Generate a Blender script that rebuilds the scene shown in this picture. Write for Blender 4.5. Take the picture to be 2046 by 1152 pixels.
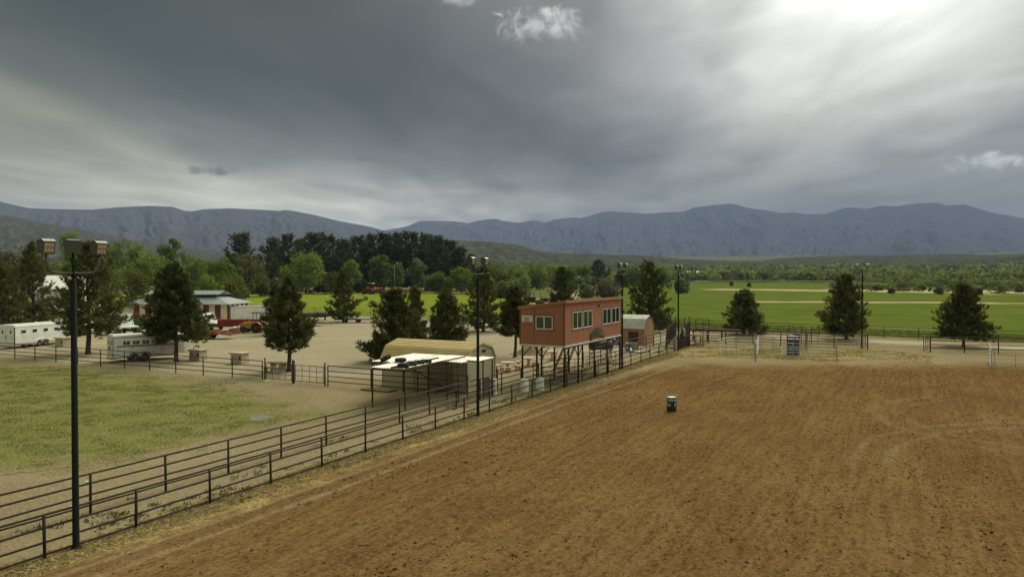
import bpy, math, random
import numpy as np
from mathutils import Vector, Matrix

for _o in list(bpy.data.objects):
    bpy.data.objects.remove(_o, do_unlink=True)
SC = bpy.context.scene
COL = SC.collection
R_ = math.radians
rng = np.random.default_rng(7)
random.seed(7)

# ---------------------------------------------------------------- camera
CAM_H, FPX, CX, CY = 8.0, 1500.0, 1023.0, 576.0
PITCH = math.atan(26.0 / FPX)
cam_d = bpy.data.cameras.new("camera")
cam_d.sensor_width = 36.0
cam_d.lens = FPX / 2046.0 * 36.0
cam_d.clip_start, cam_d.clip_end = 0.1, 60000.0
cam = bpy.data.objects.new("camera", cam_d)
COL.objects.link(cam)
cam.location = (0, 0, CAM_H)
cam.rotation_euler = (math.pi / 2 - PITCH, 0, 0)
SC.camera = cam

# ---------------------------------------------------------------- sky
SUN_AZ, SUN_EL = 25.0, 42.0          # degrees right of the view axis / above the horizon
world = bpy.data.worlds.new("World")
SC.world = world
world.use_nodes = True
wt = world.node_tree
wt.nodes.clear()


def N(tree, kind, **kw):
    n = tree.nodes.new(kind)
    for k, v in kw.items():
        setattr(n, k, v)
    return n


def build_sky():
    L = wt.links.new
    out = N(wt, "ShaderNodeOutputWorld")
    bg = N(wt, "ShaderNodeBackground")
    bg.inputs[1].default_value = 0.1
    L(bg.outputs[0], out.inputs[0])
    sky = N(wt, "ShaderNodeTexSky", sky_type='NISHITA')
    sky.sun_disc = False
    sky.sun_elevation = R_(SUN_EL)
    sky.sun_rotation = R_(SUN_AZ)
    sky.air_density, sky.dust_density = 1.0, 2.0
    tc = N(wt, "ShaderNodeTexCoord")
    sep = N(wt, "ShaderNodeSeparateXYZ")
    L(tc.outputs['Generated'], sep.inputs[0])

    def math_(op, a, b=None, c=None, clamp=False):
        n = N(wt, "ShaderNodeMath", operation=op)
        n.use_clamp = clamp
        for i, v in enumerate((a, b, c)):
            if v is None:
                continue
            if isinstance(v, (int, float)):
                n.inputs[i].default_value = v
            else:
                L(v, n.inputs[i])
        return n.outputs[0]

    x, y, z = sep.outputs
    zc = math_('ADD', math_('MAXIMUM', z, 0.0), 0.055)
    X = math_('DIVIDE', x, zc)
    Y = math_('DIVIDE', y, zc)
    ca, sa = math.cos(R_(5)), math.sin(R_(5))
    Xp = math_('SUBTRACT', math_('MULTIPLY', X, ca), math_('MULTIPLY', Y, sa))
    Yp = math_('ADD', math_('MULTIPLY', X, sa), math_('MULTIPLY', Y, ca))

    def noise(sx, sy, scale, detail, rough, seed, dist=0.0):
        cb = N(wt, "ShaderNodeCombineXYZ")
        L(math_('MULTIPLY', Xp, sx), cb.inputs[0])
        L(math_('MULTIPLY', Yp, sy), cb.inputs[1])
        cb.inputs[2].default_value = seed
        n = N(wt, "ShaderNodeTexNoise")
        n.inputs['Scale'].default_value = scale
        n.inputs['Detail'].default_value = detail
        n.inputs['Roughness'].default_value = rough
        n.inputs['Distortion'].default_value = dist
        L(cb.outputs[0], n.inputs['Vector'])
        return n.outputs['Fac']

    n1 = noise(1.0, 0.22, 0.9, 4, 0.5, 3.1)
    n2 = noise(1.0, 0.45, 2.2, 4, 0.5, 8.7, 0.3)
    n3 = noise(1.0, 0.9, 0.8, 4, 0.55, 5.5)
    Xd = math_('ADD', Xp, math_('MULTIPLY', math_('SUBTRACT', n1, 0.5), 0.85))
    Xd = math_('ADD', Xd, math_('MULTIPLY', math_('SUBTRACT', n2, 0.5), 0.22))
    # bands of the cloud deck, running away from the viewer
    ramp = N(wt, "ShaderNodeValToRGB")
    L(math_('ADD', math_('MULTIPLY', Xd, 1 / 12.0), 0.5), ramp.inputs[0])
    stops = [(-6.0, (.36, .35, .27)), (-4.2, (.185, .178, .115)), (-3.2, (.175, .172, .110)), (-2.65, (.155, .157, .102)),  # leftmost stop lies out of view, raised to light walls facing left
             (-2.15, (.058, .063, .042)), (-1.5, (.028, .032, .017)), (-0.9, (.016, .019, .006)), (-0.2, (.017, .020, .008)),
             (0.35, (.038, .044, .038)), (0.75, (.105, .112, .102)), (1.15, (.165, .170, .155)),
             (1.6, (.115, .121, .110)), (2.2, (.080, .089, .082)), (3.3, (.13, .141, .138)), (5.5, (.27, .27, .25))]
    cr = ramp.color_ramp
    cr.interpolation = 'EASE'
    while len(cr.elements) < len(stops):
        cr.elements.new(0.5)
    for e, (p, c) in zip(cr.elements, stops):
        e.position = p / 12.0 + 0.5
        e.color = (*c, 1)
    # broad mottling of the deck
    m = math_('ADD', math_('MULTIPLY', math_('SUBTRACT', n3, 0.5), 1.1), 1.0)
    m = math_('MULTIPLY', m, math_('ADD', math_('MULTIPLY', math_('SUBTRACT', n2, 0.5), 0.3), 1.0))

    # overhead deck, mostly above the view, raised steeply to light the ground
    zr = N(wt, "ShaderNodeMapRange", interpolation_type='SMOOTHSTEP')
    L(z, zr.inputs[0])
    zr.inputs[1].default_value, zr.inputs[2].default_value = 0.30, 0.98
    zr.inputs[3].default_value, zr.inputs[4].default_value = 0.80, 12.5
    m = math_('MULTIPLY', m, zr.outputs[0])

    def vmul(a, f):
        n = N(wt, "ShaderNodeVectorMath", operation='SCALE')
        L(a, n.inputs[0])
        if isinstance(f, (int, float)):
            n.inputs[3].default_value = f
        else:
            L(f, n.inputs[3])
        return n.outputs[0]

    def vadd(a, b):
        n = N(wt, "ShaderNodeVectorMath", operation='ADD')
        L(a, n.inputs[0])
        L(b, n.inputs[1])
        return n.outputs[0]

    def glow(az, el, k, col, amt, sq=1.0):
        """soft lobe around one direction of the sky: light behind thin cloud"""
        d = Vector((math.sin(R_(az)) * math.cos(R_(el)), math.cos(R_(az)) * math.cos(R_(el)), math.sin(R_(el))))
        dx = math_('SUBTRACT', x, d.x)
        dy = math_('SUBTRACT', y, d.y)
        dz = math_('MULTIPLY', math_('SUBTRACT', z, d.z), sq)
        q = math_('ADD', math_('ADD', math_('MULTIPLY', dx, dx), math_('MULTIPLY', dy, dy)), math_('MULTIPLY', dz, dz))
        g = math_('MULTIPLY', math_('EXPONENT', math_('MULTIPLY', q, -k)), amt)
        g = math_('MULTIPLY', g, math_('MAXIMUM', math_('ADD', math_('MULTIPLY', n2, 1.8), 0.1), 0.1))
        cb = N(wt, "ShaderNodeCombineXYZ")
        for i in range(3):
            cb.inputs[i].default_value = col[i]
        return vmul(cb.outputs[0], g)

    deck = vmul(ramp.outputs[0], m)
    wb = N(wt, "ShaderNodeVectorMath", operation='MULTIPLY')
    wb.inputs[1].default_value = (1.0, 1.0, 0.86)
    L(deck, wb.inputs[0])
    deck = wb.outputs[0]
    deck = vadd(deck, glow(26, 21, 19.0, (1, .985, .94), 0.54, 1.35))      # sun behind the thin cloud
    deck = vadd(deck, glow(22, 42, 6.0, (1, .99, .96), 0.36))
    deck = vadd(deck, glow(-12, 2.5, 10.0, (1, .96, .80), 0.52, 4.2))  # clear strip under the deck
    deck = vadd(deck, glow(-30, 5, 9.0, (1, .97, .82), 0.09, 3.4))

    # a few loose puffs under the deck
    def puff(az, el, waz, wel, lo, hi, bright):
        a = math_('ARCTAN2', x, y)
        e = math_('ARCSINE', z)
        p = math_('DIVIDE', math_('SUBTRACT', a, R_(az)), R_(waz))
        q = math_('DIVIDE', math_('SUBTRACT', e, R_(el)), R_(wel))
        rr = math_('ADD', math_('MULTIPLY', p, p), math_('MULTIPLY', q, q))
        body = math_('SUBTRACT', 1.0, rr)
        pn = N(wt, "ShaderNodeTexNoise")
        pn.inputs['Scale'].default_value = 42.0
        pn.inputs['Detail'].default_value = 7
        pn.inputs['Roughness'].default_value = 0.62
        pn.inputs['Distortion'].default_value = 0.5
        L(tc.outputs['Generated'], pn.inputs['Vector'])
        v = math_('ADD', body, math_('MULTIPLY', math_('SUBTRACT', pn.outputs['Fac'], 0.5), 4.2))
        mr = N(wt, "ShaderNodeMapRange", interpolation_type='SMOOTHSTEP')
        L(v, mr.inputs[0])
        mr.inputs[1].default_value, mr.inputs[2].default_value = -0.1, 1.3
        inside = math_('GREATER_THAN', body, -1.6)
        front = math_('GREATER_THAN', y, 0.0)
        f = math_('MULTIPLY', math_('MULTIPLY', mr.outputs[0], inside), front)
        shade = N(wt, "ShaderNodeMix", data_type='RGBA')
        t = math_('ADD', math_('MULTIPLY', q, 0.3), math_('MULTIPLY', pn.outputs['Fac'], 1.1), clamp=True)
        L(t, shade.inputs[0])
        shade.inputs[6].default_value = (*lo, 1)
        shade.inputs[7].default_value = (*hi, 1)
        return math_('MULTIPLY', f, bright), shade.outputs[2]

    col = deck
    for a in ((2.3, 18.3, 3.9, 1.35, (.10, .11, .10), (.52, .52, .49), 0.9),
              (-3.7, 20.2, 1.7, 0.9, (.12, .13, .12), (.42, .42, .40), 0.7),
              (32.4, 7.2, 3.0, 0.75, (.20, .21, .205), (.56, .56, .54), 0.9),
              (-21.6, 7.4, 1.9, 0.42, (.05, .056, .05), (.085, .092, .085), 0.85),
              (-11.0, 8.7, 1.0, 0.25, (.06, .066, .06), (.09, .098, .09), 0.8)):
        f, c = puff(*a)
        mx = N(wt, "ShaderNodeMix", data_type='RGBA')
        L(f, mx.inputs[0])
        L(col, mx.inputs[6])
        L(c, mx.inputs[7])
        col = mx.outputs[2]
    # thin gaps let a little of the clear sky above come through
    mx = N(wt, "ShaderNodeMix", data_type='RGBA')
    mx.inputs[0].default_value = 0.985
    L(sky.outputs[0], mx.inputs[6])
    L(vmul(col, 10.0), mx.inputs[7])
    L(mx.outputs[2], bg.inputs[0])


build_sky()
world.cycles.sampling_method = 'MANUAL'
world.cycles.sample_map_resolution = 512

# ---------------------------------------------------------------- sun behind the cloud
sun_d = bpy.data.lights.new("sun", 'SUN')
sun_d.energy = 1.45
sun_d.angle = R_(36)
sun_d.color = (1.0, 0.89, 0.68)
sun = bpy.data.objects.new("sun", sun_d)
COL.objects.link(sun)
_sd = Vector((math.sin(R_(SUN_AZ)) * math.cos(R_(SUN_EL)), math.cos(R_(SUN_AZ)) * math.cos(R_(SUN_EL)), math.sin(R_(SUN_EL))))
sun.rotation_euler = _sd.to_track_quat('Z', 'Y').to_euler()
sun.location = _sd * 60

# ---------------------------------------------------------------- exposure
SC.view_settings.view_transform = 'Standard'
SC.view_settings.look = 'None'
SC.view_settings.gamma = 1.0
SC.view_settings.exposure = 0.92
SC.view_settings.use_curve_mapping = False
SC.render.engine = 'CYCLES'
SC.cycles.use_denoising = True
SC.cycles.max_bounces = 6
SC.cycles.diffuse_bounces = 3
SC.cycles.glossy_bounces = 3
SC.cycles.transmission_bounces = 4
SC.cycles.transparent_max_bounces = 6
SC.cycles.volume_bounces = 0
SC.cycles.sample_clamp_indirect = 8


# ================================================================ helpers
def G(px, py, z=0.0):
    """point of the ground plane (height z) seen at a pixel of the 2046x1152 photograph"""
    u, v = (px - CX) / FPX, (CY - py) / FPX
    Yd = math.cos(PITCH) + math.sin(PITCH) * v
    Zd = v * math.cos(PITCH) - math.sin(PITCH)
    t = (z - CAM_H) / Zd
    return Vector((u * t, Yd * t, z))


def AT(px, d):
    """ground point at distance d along the view axis, on the bearing of pixel column px"""
    return Vector(((px - CX) / FPX * d, d, 0.0))


# the arena's own axes: F along the long fence, R across it
AZF = R_(27.6)
FV = Vector((math.sin(AZF), math.cos(AZF), 0))
RV = Vector((math.cos(AZF), -math.sin(AZF), 0))
P0 = Vector((-11.6, 24.2, 0))
RZ_F = math.pi / 2 - AZF           # rotation that turns local +x to F
RZ_R = -AZF                        # rotation that turns local +x to R


def ST(s, t, z=0.0):
    """s metres to the right of the arena fence, t metres along it"""
    p = P0 + RV * s + FV * t
    return Vector((p.x, p.y, z))


def _hash(ix, iy, seed):
    h = (ix.astype(np.int64) * 374761393 + iy.astype(np.int64) * 668265263 + seed * 1442695041) & 0xFFFFFFFF
    h = ((h ^ (h >> 13)) * 1274126177) & 0xFFFFFFFF
    return ((h ^ (h >> 16)) & 0xFFFF) / 65535.0


def vnoise(x, y, seed=0):
    x, y = np.asarray(x, float), np.asarray(y, float)
    ix, iy = np.floor(x), np.floor(y)
    fx, fy = x - ix, y - iy
    fx, fy = fx * fx * (3 - 2 * fx), fy * fy * (3 - 2 * fy)
    a, b = _hash(ix, iy, seed), _hash(ix + 1, iy, seed)
    c, d = _hash(ix, iy + 1, seed), _hash(ix + 1, iy + 1, seed)
    return (a * (1 - fx) + b * fx) * (1 - fy) + (c * (1 - fx) + d * fx) * fy


def fbm(x, y, seed=0, octv=4):
    v, a, t = 0, 1, 0
    for i in range(octv):
        v = v + a * vnoise(x * 2 ** i, y * 2 ** i, seed + i * 17)
        t += a
        a *= 0.5
    return v / t


def sstep(a, b, v):
    q = np.clip((v - a) / (b - a), 0, 1)
    return q * q * (3 - 2 * q)


# ---------------------------------------------------------------- materials
MATS = {}


def mat(name, col, rough=0.6, metal=0.0, var=0.12, scale=2.0, dirt=None, damt=0.0, dscale=1.2, bump=0.0, bscale=30.0, spec=0.4):
    if name in MATS:
        return MATS[name]
    m = bpy.data.materials.new(name)
    m.use_nodes = True
    t = m.node_tree
    L = t.links.new
    b = t.nodes["Principled BSDF"]
    b.inputs['Roughness'].default_value = rough
    b.inputs['Metallic'].default_value = metal
    b.inputs['Specular IOR Level'].default_value = spec
    tc = N(t, "ShaderNodeTexCoord")
    n1 = N(t, "ShaderNodeTexNoise")
    n1.inputs['Scale'].default_value = scale
    n1.inputs['Detail'].default_value = 5
    n1.inputs['Roughness'].default_value = 0.65
    L(tc.outputs['Object'], n1.inputs['Vector'])
    mx = N(t, "ShaderNodeMix", data_type='RGBA')
    L(n1.outputs['Fac'], mx.inputs[0])
    mx.inputs[6].default_value = (*[c * (1 - var * 1.6) for c in col], 1)
    mx.inputs[7].default_value = (*[min(1, c * (1 + var * 1.6)) for c in col], 1)
    out = mx.outputs[2]
    if dirt:
        n2 = N(t, "ShaderNodeTexNoise")
        n2.inputs['Scale'].default_value = dscale
        n2.inputs['Detail'].default_value = 7
        n2.inputs['Roughness'].default_value = 0.7
        L(tc.outputs['Object'], n2.inputs['Vector'])
        mr = N(t, "ShaderNodeMapRange", interpolation_type='SMOOTHSTEP')
        L(n2.outputs['Fac'], mr.inputs[0])
        mr.inputs[1].default_value, mr.inputs[2].default_value = 0.42, 0.72
        mr.inputs[4].default_value = damt
        m2 = N(t, "ShaderNodeMix", data_type='RGBA')
        L(mr.outputs[0], m2.inputs[0])
        L(out, m2.inputs[6])
        m2.inputs[7].default_value = (*dirt, 1)
        out = m2.outputs[2]
    L(out, b.inputs['Base Color'])
    if bump:
        n3 = N(t, "ShaderNodeTexNoise")
        n3.inputs['Scale'].default_value = bscale
        n3.inputs['Detail'].default_value = 3
        L(tc.outputs['Object'], n3.inputs['Vector'])
        bp = N(t, "ShaderNodeBump")
        bp.inputs['Strength'].default_value = bump
        bp.inputs['Distance'].default_value = 0.02
        L(n3.outputs['Fac'], bp.inputs['Height'])
        L(bp.outputs[0], b.inputs['Normal'])
    MATS[name] = m
    return m


def foliage(name, c0, c1, trans=0.25):
    """leaf material: two leaf colours blended by the per-leaf tint stored on the mesh"""
    if name in MATS:
        return MATS[name]
    m = bpy.data.materials.new(name)
    m.use_nodes = True
    t = m.node_tree
    t.nodes.clear()
    L = t.links.new
    out = N(t, "ShaderNodeOutputMaterial")
    at = N(t, "ShaderNodeAttribute", attribute_name="tint")
    oi = N(t, "ShaderNodeObjectInfo")
    mx = N(t, "ShaderNodeMix", data_type='RGBA')
    L(at.outputs['Fac'], mx.inputs[0])
    mx.inputs[6].default_value = (*c0, 1)
    mx.inputs[7].default_value = (*c1, 1)
    hs = N(t, "ShaderNodeHueSaturation")
    mr = N(t, "ShaderNodeMapRange")
    L(oi.outputs['Random'], mr.inputs[0])
    mr.inputs[3].default_value, mr.inputs[4].default_value = 0.8, 1.2
    L(mr.outputs[0], hs.inputs['Value'])
    L(mx.outputs[2], hs.inputs['Color'])
    d = N(t, "ShaderNodeBsdfDiffuse")
    tr = N(t, "ShaderNodeBsdfTranslucent")
    L(hs.outputs[0], d.inputs[0])
    L(hs.outputs[0], tr.inputs[0])
    ms = N(t, "ShaderNodeMixShader")
    ms.inputs[0].default_value = trans
    L(d.outputs[0], ms.inputs[1])
    L(tr.outputs[0], ms.inputs[2])
    L(ms.outputs[0], out.inputs[0])
    MATS[name] = m
    return m


# ---------------------------------------------------------------- meshes and objects
def np_mesh(name, verts, faces, attrs=None, smooth=False):
    """mesh from arrays; faces (M,3) or (M,4); attrs: name -> (N,) floats or (N,4) colours"""
    verts = np.asarray(verts, np.float32)
    faces = np.asarray(faces, np.int32)
    me = bpy.data.meshes.new(name)
    k = faces.shape[1]
    me.vertices.add(len(verts))
    me.vertices.foreach_set("co", verts.ravel())
    me.loops.add(faces.size)
    me.loops.foreach_set("vertex_index", faces.ravel())
    me.polygons.add(len(faces))
    me.polygons.foreach_set("loop_start", np.arange(0, faces.size, k, dtype=np.int32))
    me.polygons.foreach_set("use_smooth", np.full(len(faces), smooth, dtype=bool))
    for nm, a in (attrs or {}).items():
        a = np.asarray(a, np.float32)
        if a.ndim == 1:
            at = me.attributes.new(nm, 'FLOAT', 'POINT')
            at.data.foreach_set("value", a)
        else:
            at = me.attributes.new(nm, 'FLOAT_COLOR', 'POINT')
            at.data.foreach_set("color", a.ravel())
    me.update(calc_edges=True)
    return me


class MB:
    """collects simple solids and links them as one mesh object"""

    def __init__(s):
        s.v, s.f = [], []

    def add(s, vs, fs):
        o = len(s.v)
        s.v += [tuple(p) for p in vs]
        s.f += [tuple(i + o for i in f) for f in fs]
        return s

    def box(s, x0, y0, z0, x1, y1, z1):
        vs = [(x0, y0, z0), (x1, y0, z0), (x1, y1, z0), (x0, y1, z0), (x0, y0, z1), (x1, y0, z1), (x1, y1, z1), (x0, y1, z1)]
        return s.add(vs, [(0, 3, 2, 1), (4, 5, 6, 7), (0, 1, 5, 4), (1, 2, 6, 5), (2, 3, 7, 6), (3, 0, 4, 7)])

    def cbox(s, c, d, bev=0.0):
        """box round a centre, its long edges chamfered when bev is set"""
        x, y, z = c
        a, b, h = d[0] / 2, d[1] / 2, d[2] / 2
        if not bev:
            return s.box(x - a, y - b, z - h, x + a, y + b, z + h)
        poly = [(-a + bev, -h), (a - bev, -h), (a, -h + bev), (a, h - bev), (a - bev, h), (-a + bev, h), (-a, h - bev), (-a, -h + bev)]
        return s.extr([(x + p, z + q) for p, q in poly], y - b, y + b)

    def extr(s, poly, y0, y1, ax='y'):
        """polygon in the x-z plane (or y-z for ax='x', x-y for ax='z') pushed from y0 to y1"""
        n = len(poly)

        def P(p, w):
            return (p[0], w, p[1]) if ax == 'y' else ((w, p[0], p[1]) if ax == 'x' else (p[0], p[1], w))
        vs = [P(p, y0) for p in poly] + [P(p, y1) for p in poly]
        fs = [tuple(range(n)), tuple(range(2 * n - 1, n - 1, -1))] + [(i, i + n, (i + 1) % n + n, (i + 1) % n) for i in range(n)]
        return s.add(vs, fs)

    def tube(s, p, q, r, n=8, r2=None, caps=True):
        p, q = Vector(p), Vector(q)
        r2 = r if r2 is None else r2
        d = (q - p)
        if d.length < 1e-6:
            return s
        d.normalize()
        a = d.orthogonal().normalized()
        b = d.cross(a)
        vs = []
        for c, rr in ((p, r), (q, r2)):
            for i in range(n):
                t = 2 * math.pi * i / n
                vs.append(c + a * (math.cos(t) * rr) + b * (math.sin(t) * rr))
        fs = [(i, (i + 1) % n, (i + 1) % n + n, i + n) for i in range(n)]
        if caps:
            fs += [tuple(range(n - 1, -1, -1)), tuple(range(n, 2 * n))]
        return s.add(vs, fs)

    def path(s, pts, r, n=6, radii=None):
        """one continuous pipe through a list of points"""
        pts = [Vector(p) for p in pts]
        vs, fs = [], []
        a = None
        for i, p in enumerate(pts):
            d = (pts[min(i + 1, len(pts) - 1)] - pts[max(i - 1, 0)]).normalized()
            if a is None:
                a = d.orthogonal().normalized()
            a = (a - d * a.dot(d)).normalized()
            b = d.cross(a)
            rr = radii[i] if radii else r
            for k in range(n):
                t = 2 * math.pi * k / n
                vs.append(p + a * (math.cos(t) * rr) + b * (math.sin(t) * rr))
        for i in range(len(pts) - 1):
            for k in range(n):
                fs.append((i * n + k, i * n + (k + 1) % n, (i + 1) * n + (k + 1) % n, (i + 1) * n + k))
        fs += [tuple(range(n - 1, -1, -1)), tuple(range((len(pts) - 1) * n, len(pts) * n))]
        return s.add(vs, fs)

    def lathe(s, prof, n=16, c=(0, 0, 0), ax='z'):
        vs, fs = [], []
        for r, h in prof:
            for i in range(n):
                t = 2 * math.pi * i / n
                p = (r * math.cos(t), r * math.sin(t), h)
                if ax == 'y':
                    p = (p[0], p[2], p[1])
                elif ax == 'x':
                    p = (p[2], p[0], p[1])
                vs.append((p[0] + c[0], p[1] + c[1], p[2] + c[2]))
        for j in range(len(prof) - 1):
            for i in range(n):
                fs.append((j * n + i, j * n + (i + 1) % n, (j + 1) * n + (i + 1) % n, (j + 1) * n + i))
        fs += [tuple(range(n - 1, -1, -1)), tuple(range((len(prof) - 1) * n, len(prof) * n))]
        return s.add(vs, fs)

    def mesh(s, name, smooth=False):
        me = bpy.data.meshes.new(name)
        me.from_pydata([tuple(p) for p in s.v], [], s.f)
        if smooth:
            me.polygons.foreach_set("use_smooth", [True] * len(me.polygons))
        me.update()
        return me

    def build(s, name, m, parent=None, loc=(0, 0, 0), rz=0.0, smooth=False, rot=None):
        return OB(name, s.mesh(name, smooth), m, parent, loc, rz, rot)


def OB(name, me, m, parent=None, loc=(0, 0, 0), rz=0.0, rot=None):
    o = bpy.data.objects.new(name, me)
    if m is not None and not me.materials:
        me.materials.append(m)
    COL.objects.link(o)
    o.parent = parent
    o.location = loc
    o.rotation_euler = rot if rot else (0, 0, rz)
    return o


def tag(o, label, cat, group=None):
    o["label"], o["category"] = label, cat
    if group:
        o["group"] = group
    return o


def thing(name, label, cat, loc=(0, 0, 0), rz=0.0, group=None):
    o = bpy.data.objects.new(name, None)
    o.empty_display_size = 0.2
    COL.objects.link(o)
    o.location = loc
    o.rotation_euler = (0, 0, rz)
    return tag(o, label, cat, group)


def struct(o, kind='structure'):
    o["kind"] = kind
    return o


def ordinal(i):
    return ("first second third fourth fifth sixth seventh eighth ninth tenth eleventh twelfth thirteenth fourteenth "
            "fifteenth sixteenth seventeenth eighteenth nineteenth twentieth").split()[i]
# ================================================================ the setting
def pix_poly(pts):
    return np.array([(G(*p).x, G(*p).y) for p in pts])


def sdist(x, y, poly):
    """distance to a polygon's edge, positive inside"""
    n = len(poly)
    d = np.full(x.shape, 1e9)
    ins = np.zeros(x.shape, bool)
    for i in range(n):
        ax, ay = poly[i]
        bx, by = poly[(i + 1) % n]
        ex, ey = bx - ax, by - ay
        t = np.clip(((x - ax) * ex + (y - ay) * ey) / (ex * ex + ey * ey + 1e-9), 0, 1)
        d = np.minimum(d, np.hypot(x - ax - t * ex, y - ay - t * ey))
        if abs(ey) > 1e-9:
            c = ((ay > y) != (by > y)) & (x < ex * (y - ay) / ey + ax)
            ins ^= c
    return np.where(ins, d, -d)


def ldist(x, y, pts):
    """distance to a polyline"""
    d = np.full(x.shape, 1e9)
    for (ax, ay), (bx, by) in zip(pts[:-1], pts[1:]):
        ex, ey = bx - ax, by - ay
        t = np.clip(((x - ax) * ex + (y - ay) * ey) / (ex * ex + ey * ey + 1e-9), 0, 1)
        d = np.minimum(d, np.hypot(x - ax - t * ex, y - ay - t * ey))
    return d


# field fence line (far side of the yard and of the road)
L4A, L4B = np.array((-62.0, 168.8)), np.array((74.0, 79.0))
L4D = (L4B - L4A) / np.linalg.norm(L4B - L4A)
L4N = np.array((-L4D[1], L4D[0]))              # towards the fields

LAWN = pix_poly([(-260, 722), (0, 733), (240, 738), (420, 768), (505, 792), (585, 812), (605, 836), (520, 848), (430, 866), (300, 902), (120, 922), (0, 936), (-330, 960)])
FIELD_L = np.array([(-150, 232), (-62, 171), (-27.5, 148.5), (6, 126), (18, 150), (24, 200), (14, 262), (-40, 330), (-130, 322), (-240, 300)])
FIELD_R = np.array([(10, 123.5), (28.6, 111), (74, 81), (150, 40), (700, 300), (640, 760), (430, 905), (250, 930), (120, 900), (60, 520), (38, 330), (30, 215)])
SAND_A = np.array([(74, 225), (110, 221), (160, 209), (300, 180), (300, 186), (160, 214), (110, 227), (76, 230)])
SAND_B = np.array([(118, 408), (150, 392), (190, 352), (200, 372), (160, 425), (120, 447)])
SAND_C = np.array([(158, 352), (205, 326), (270, 304), (420, 244), (500, 300), (300, 400), (240, 430), (190, 430), (170, 400)])
ROAD_C = [tuple(L4A + L4D * q - L4N * 6.6) for q in (60, 95, 120, 140, 165, 230)]
YARD = np.array([on for on in ((-75, 84), (-48, 71.5), (-19, 56.5), (-12, 58), (-2, 56), (8, 66), (20, 88), (26, 104), (6, 122), (-27, 144), (-60, 164), (-90, 165))])
YARD_TRACK = [(-46, 90), (-36, 93.5), (-20, 96), (-4, 98), (10, 104), (16, 108)]
RED_TRACK = [(8, 175), (13, 215), (19, 262), (30, 330), (52, 400)]
PENS_ST = [(0.4, 56), (24, 62), (24, 73), (0.0, 71)]


def zone(x, y):
    """how much of each kind of ground lies at a point of the plan"""
    nz = fbm(x * 0.35, y * 0.35, 11) - 0.5
    nb = fbm(x * 0.06, y * 0.06, 23) - 0.5
    nf = fbm(x * 1.7, y * 1.7, 31, 3) - 0.5
    s = (x - P0.x) * RV.x + (y - P0.y) * RV.y
    t = (x - P0.x) * FV.x + (y - P0.y) * FV.y
    tend = 49.5 + 0.47 * np.clip(s, 0, 70) - 7.0 * np.exp(-np.clip(s, 0, 99) / 3.5) + nz * 6 + nf * 3
    arena = sstep(-0.3, 1.5, s + nz * 1.6 + nf * 0.9 - sstep(28, 50, t) * 1.4) * sstep(-4.5, 5.0, tend - t) * sstep(-60, -50, -np.abs(s))
    lawn = sstep(-2.2, 2.2, sdist(x, y, LAWN) + nz * 7 + nf * 3)
    edge = sstep(-0.75, 0.1, s + nf * 0.7) * (1 - sstep(0.75, 1.7, s + nz * 1.4 + nf * 0.9))
    straw = edge * sstep(0.22, 0.52, fbm(t * 0.22, s * 0.9, 5) + sstep(34, 50, t) * 0.12 - 0.03) * sstep(-20, -8, t) * (1 - sstep(72, 80, t))
    pp = np.array([(ST(*q).x, ST(*q).y) for q in PENS_ST])
    straw = np.maximum(straw, sstep(-2, 1.5, sdist(x, y, pp) + nz * 4) * sstep(0.34, 0.66, fbm(x * 0.3, y * 0.5, 77)))
    dr = ldist(x, y, ROAD_C)
    pale = sstep(3.2, 1.7, dr + nf * 0.8) if False else 1 - sstep(1.7, 3.2, dr + nf * 1.0)
    pale = np.maximum(pale, 0.75 * (1 - sstep(0.7, 2.8, ldist(x, y, YARD_TRACK) + nz * 3)))
    pale = np.maximum(pale, sstep(-3, 5, sdist(x, y, YARD) + nz * 5) * (.34 + .5 * fbm(x * .16, y * .4, 88)))
    for off, wid in ((1.75, .15), (2.75, .13)):
        k = s - off - 0.12 * np.sin(t * .13) - sstep(18, 42, t) * (0.4 if off < 2 else 0.9)
        pale = np.maximum(pale, 0.30 * np.exp(-(k / wid) ** 2) * sstep(-14, 0, t) * (1 - sstep(44, 56, t)) * (0.5 + fbm(t * .5, s, 41)))
    for cs, ct, rad in ((30, 33, 8.5), (30, 33, 9.9), (34, 20, 13.0), (34, 20, 14.4)):
        k = np.hypot(s - cs, t - ct) - rad - nz * .5
        pale = np.maximum(pale, 0.13 * np.exp(-(k / .22) ** 2) * sstep(.42, .62, fbm(s * .18 + cs, t * .18, 47)))
    fl = sstep(-2.0, 1.6, sdist(x, y, FIELD_L) + nz * 3)
    fr = sstep(-3.0, 3.0, sdist(x, y, FIELD_R) + nz * 5)
    sand = np.maximum.reduce([sstep(-3.5, 1.5, sdist(x, y, SAND_A) + nb * 12 + nz * 4), sstep(-6, 4, sdist(x, y, SAND_B) + nb * 40),
                              sstep(-9, 12, sdist(x, y, SAND_C) + nb * 90 + nz * 20)])
    red = 1 - sstep(3.0, 7.5, ldist(x, y, RED_TRACK) + nz * 7)
    sand = np.maximum(sand, red * 0.9)
    rr = np.hypot(x, y)
    scrub = sstep(150, 190, rr + nb * 60) * (1 - np.maximum(fl, fr))
    fr = fr * (1 - sand)
    A = np.stack([arena, lawn, straw, pale], -1)
    B = np.stack([fl, fr, sand, scrub], -1)
    return A, B


def ground_height(x, y):
    r = np.hypot(x, y)
    q = np.clip(r - 900, 0, None)
    z = 0.030 * q * q / (q + 500)
    z = z + sstep(1200, 3000, r) * (fbm(x / 420, y / 420, 61) - 0.5) * 46
    return z


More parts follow.
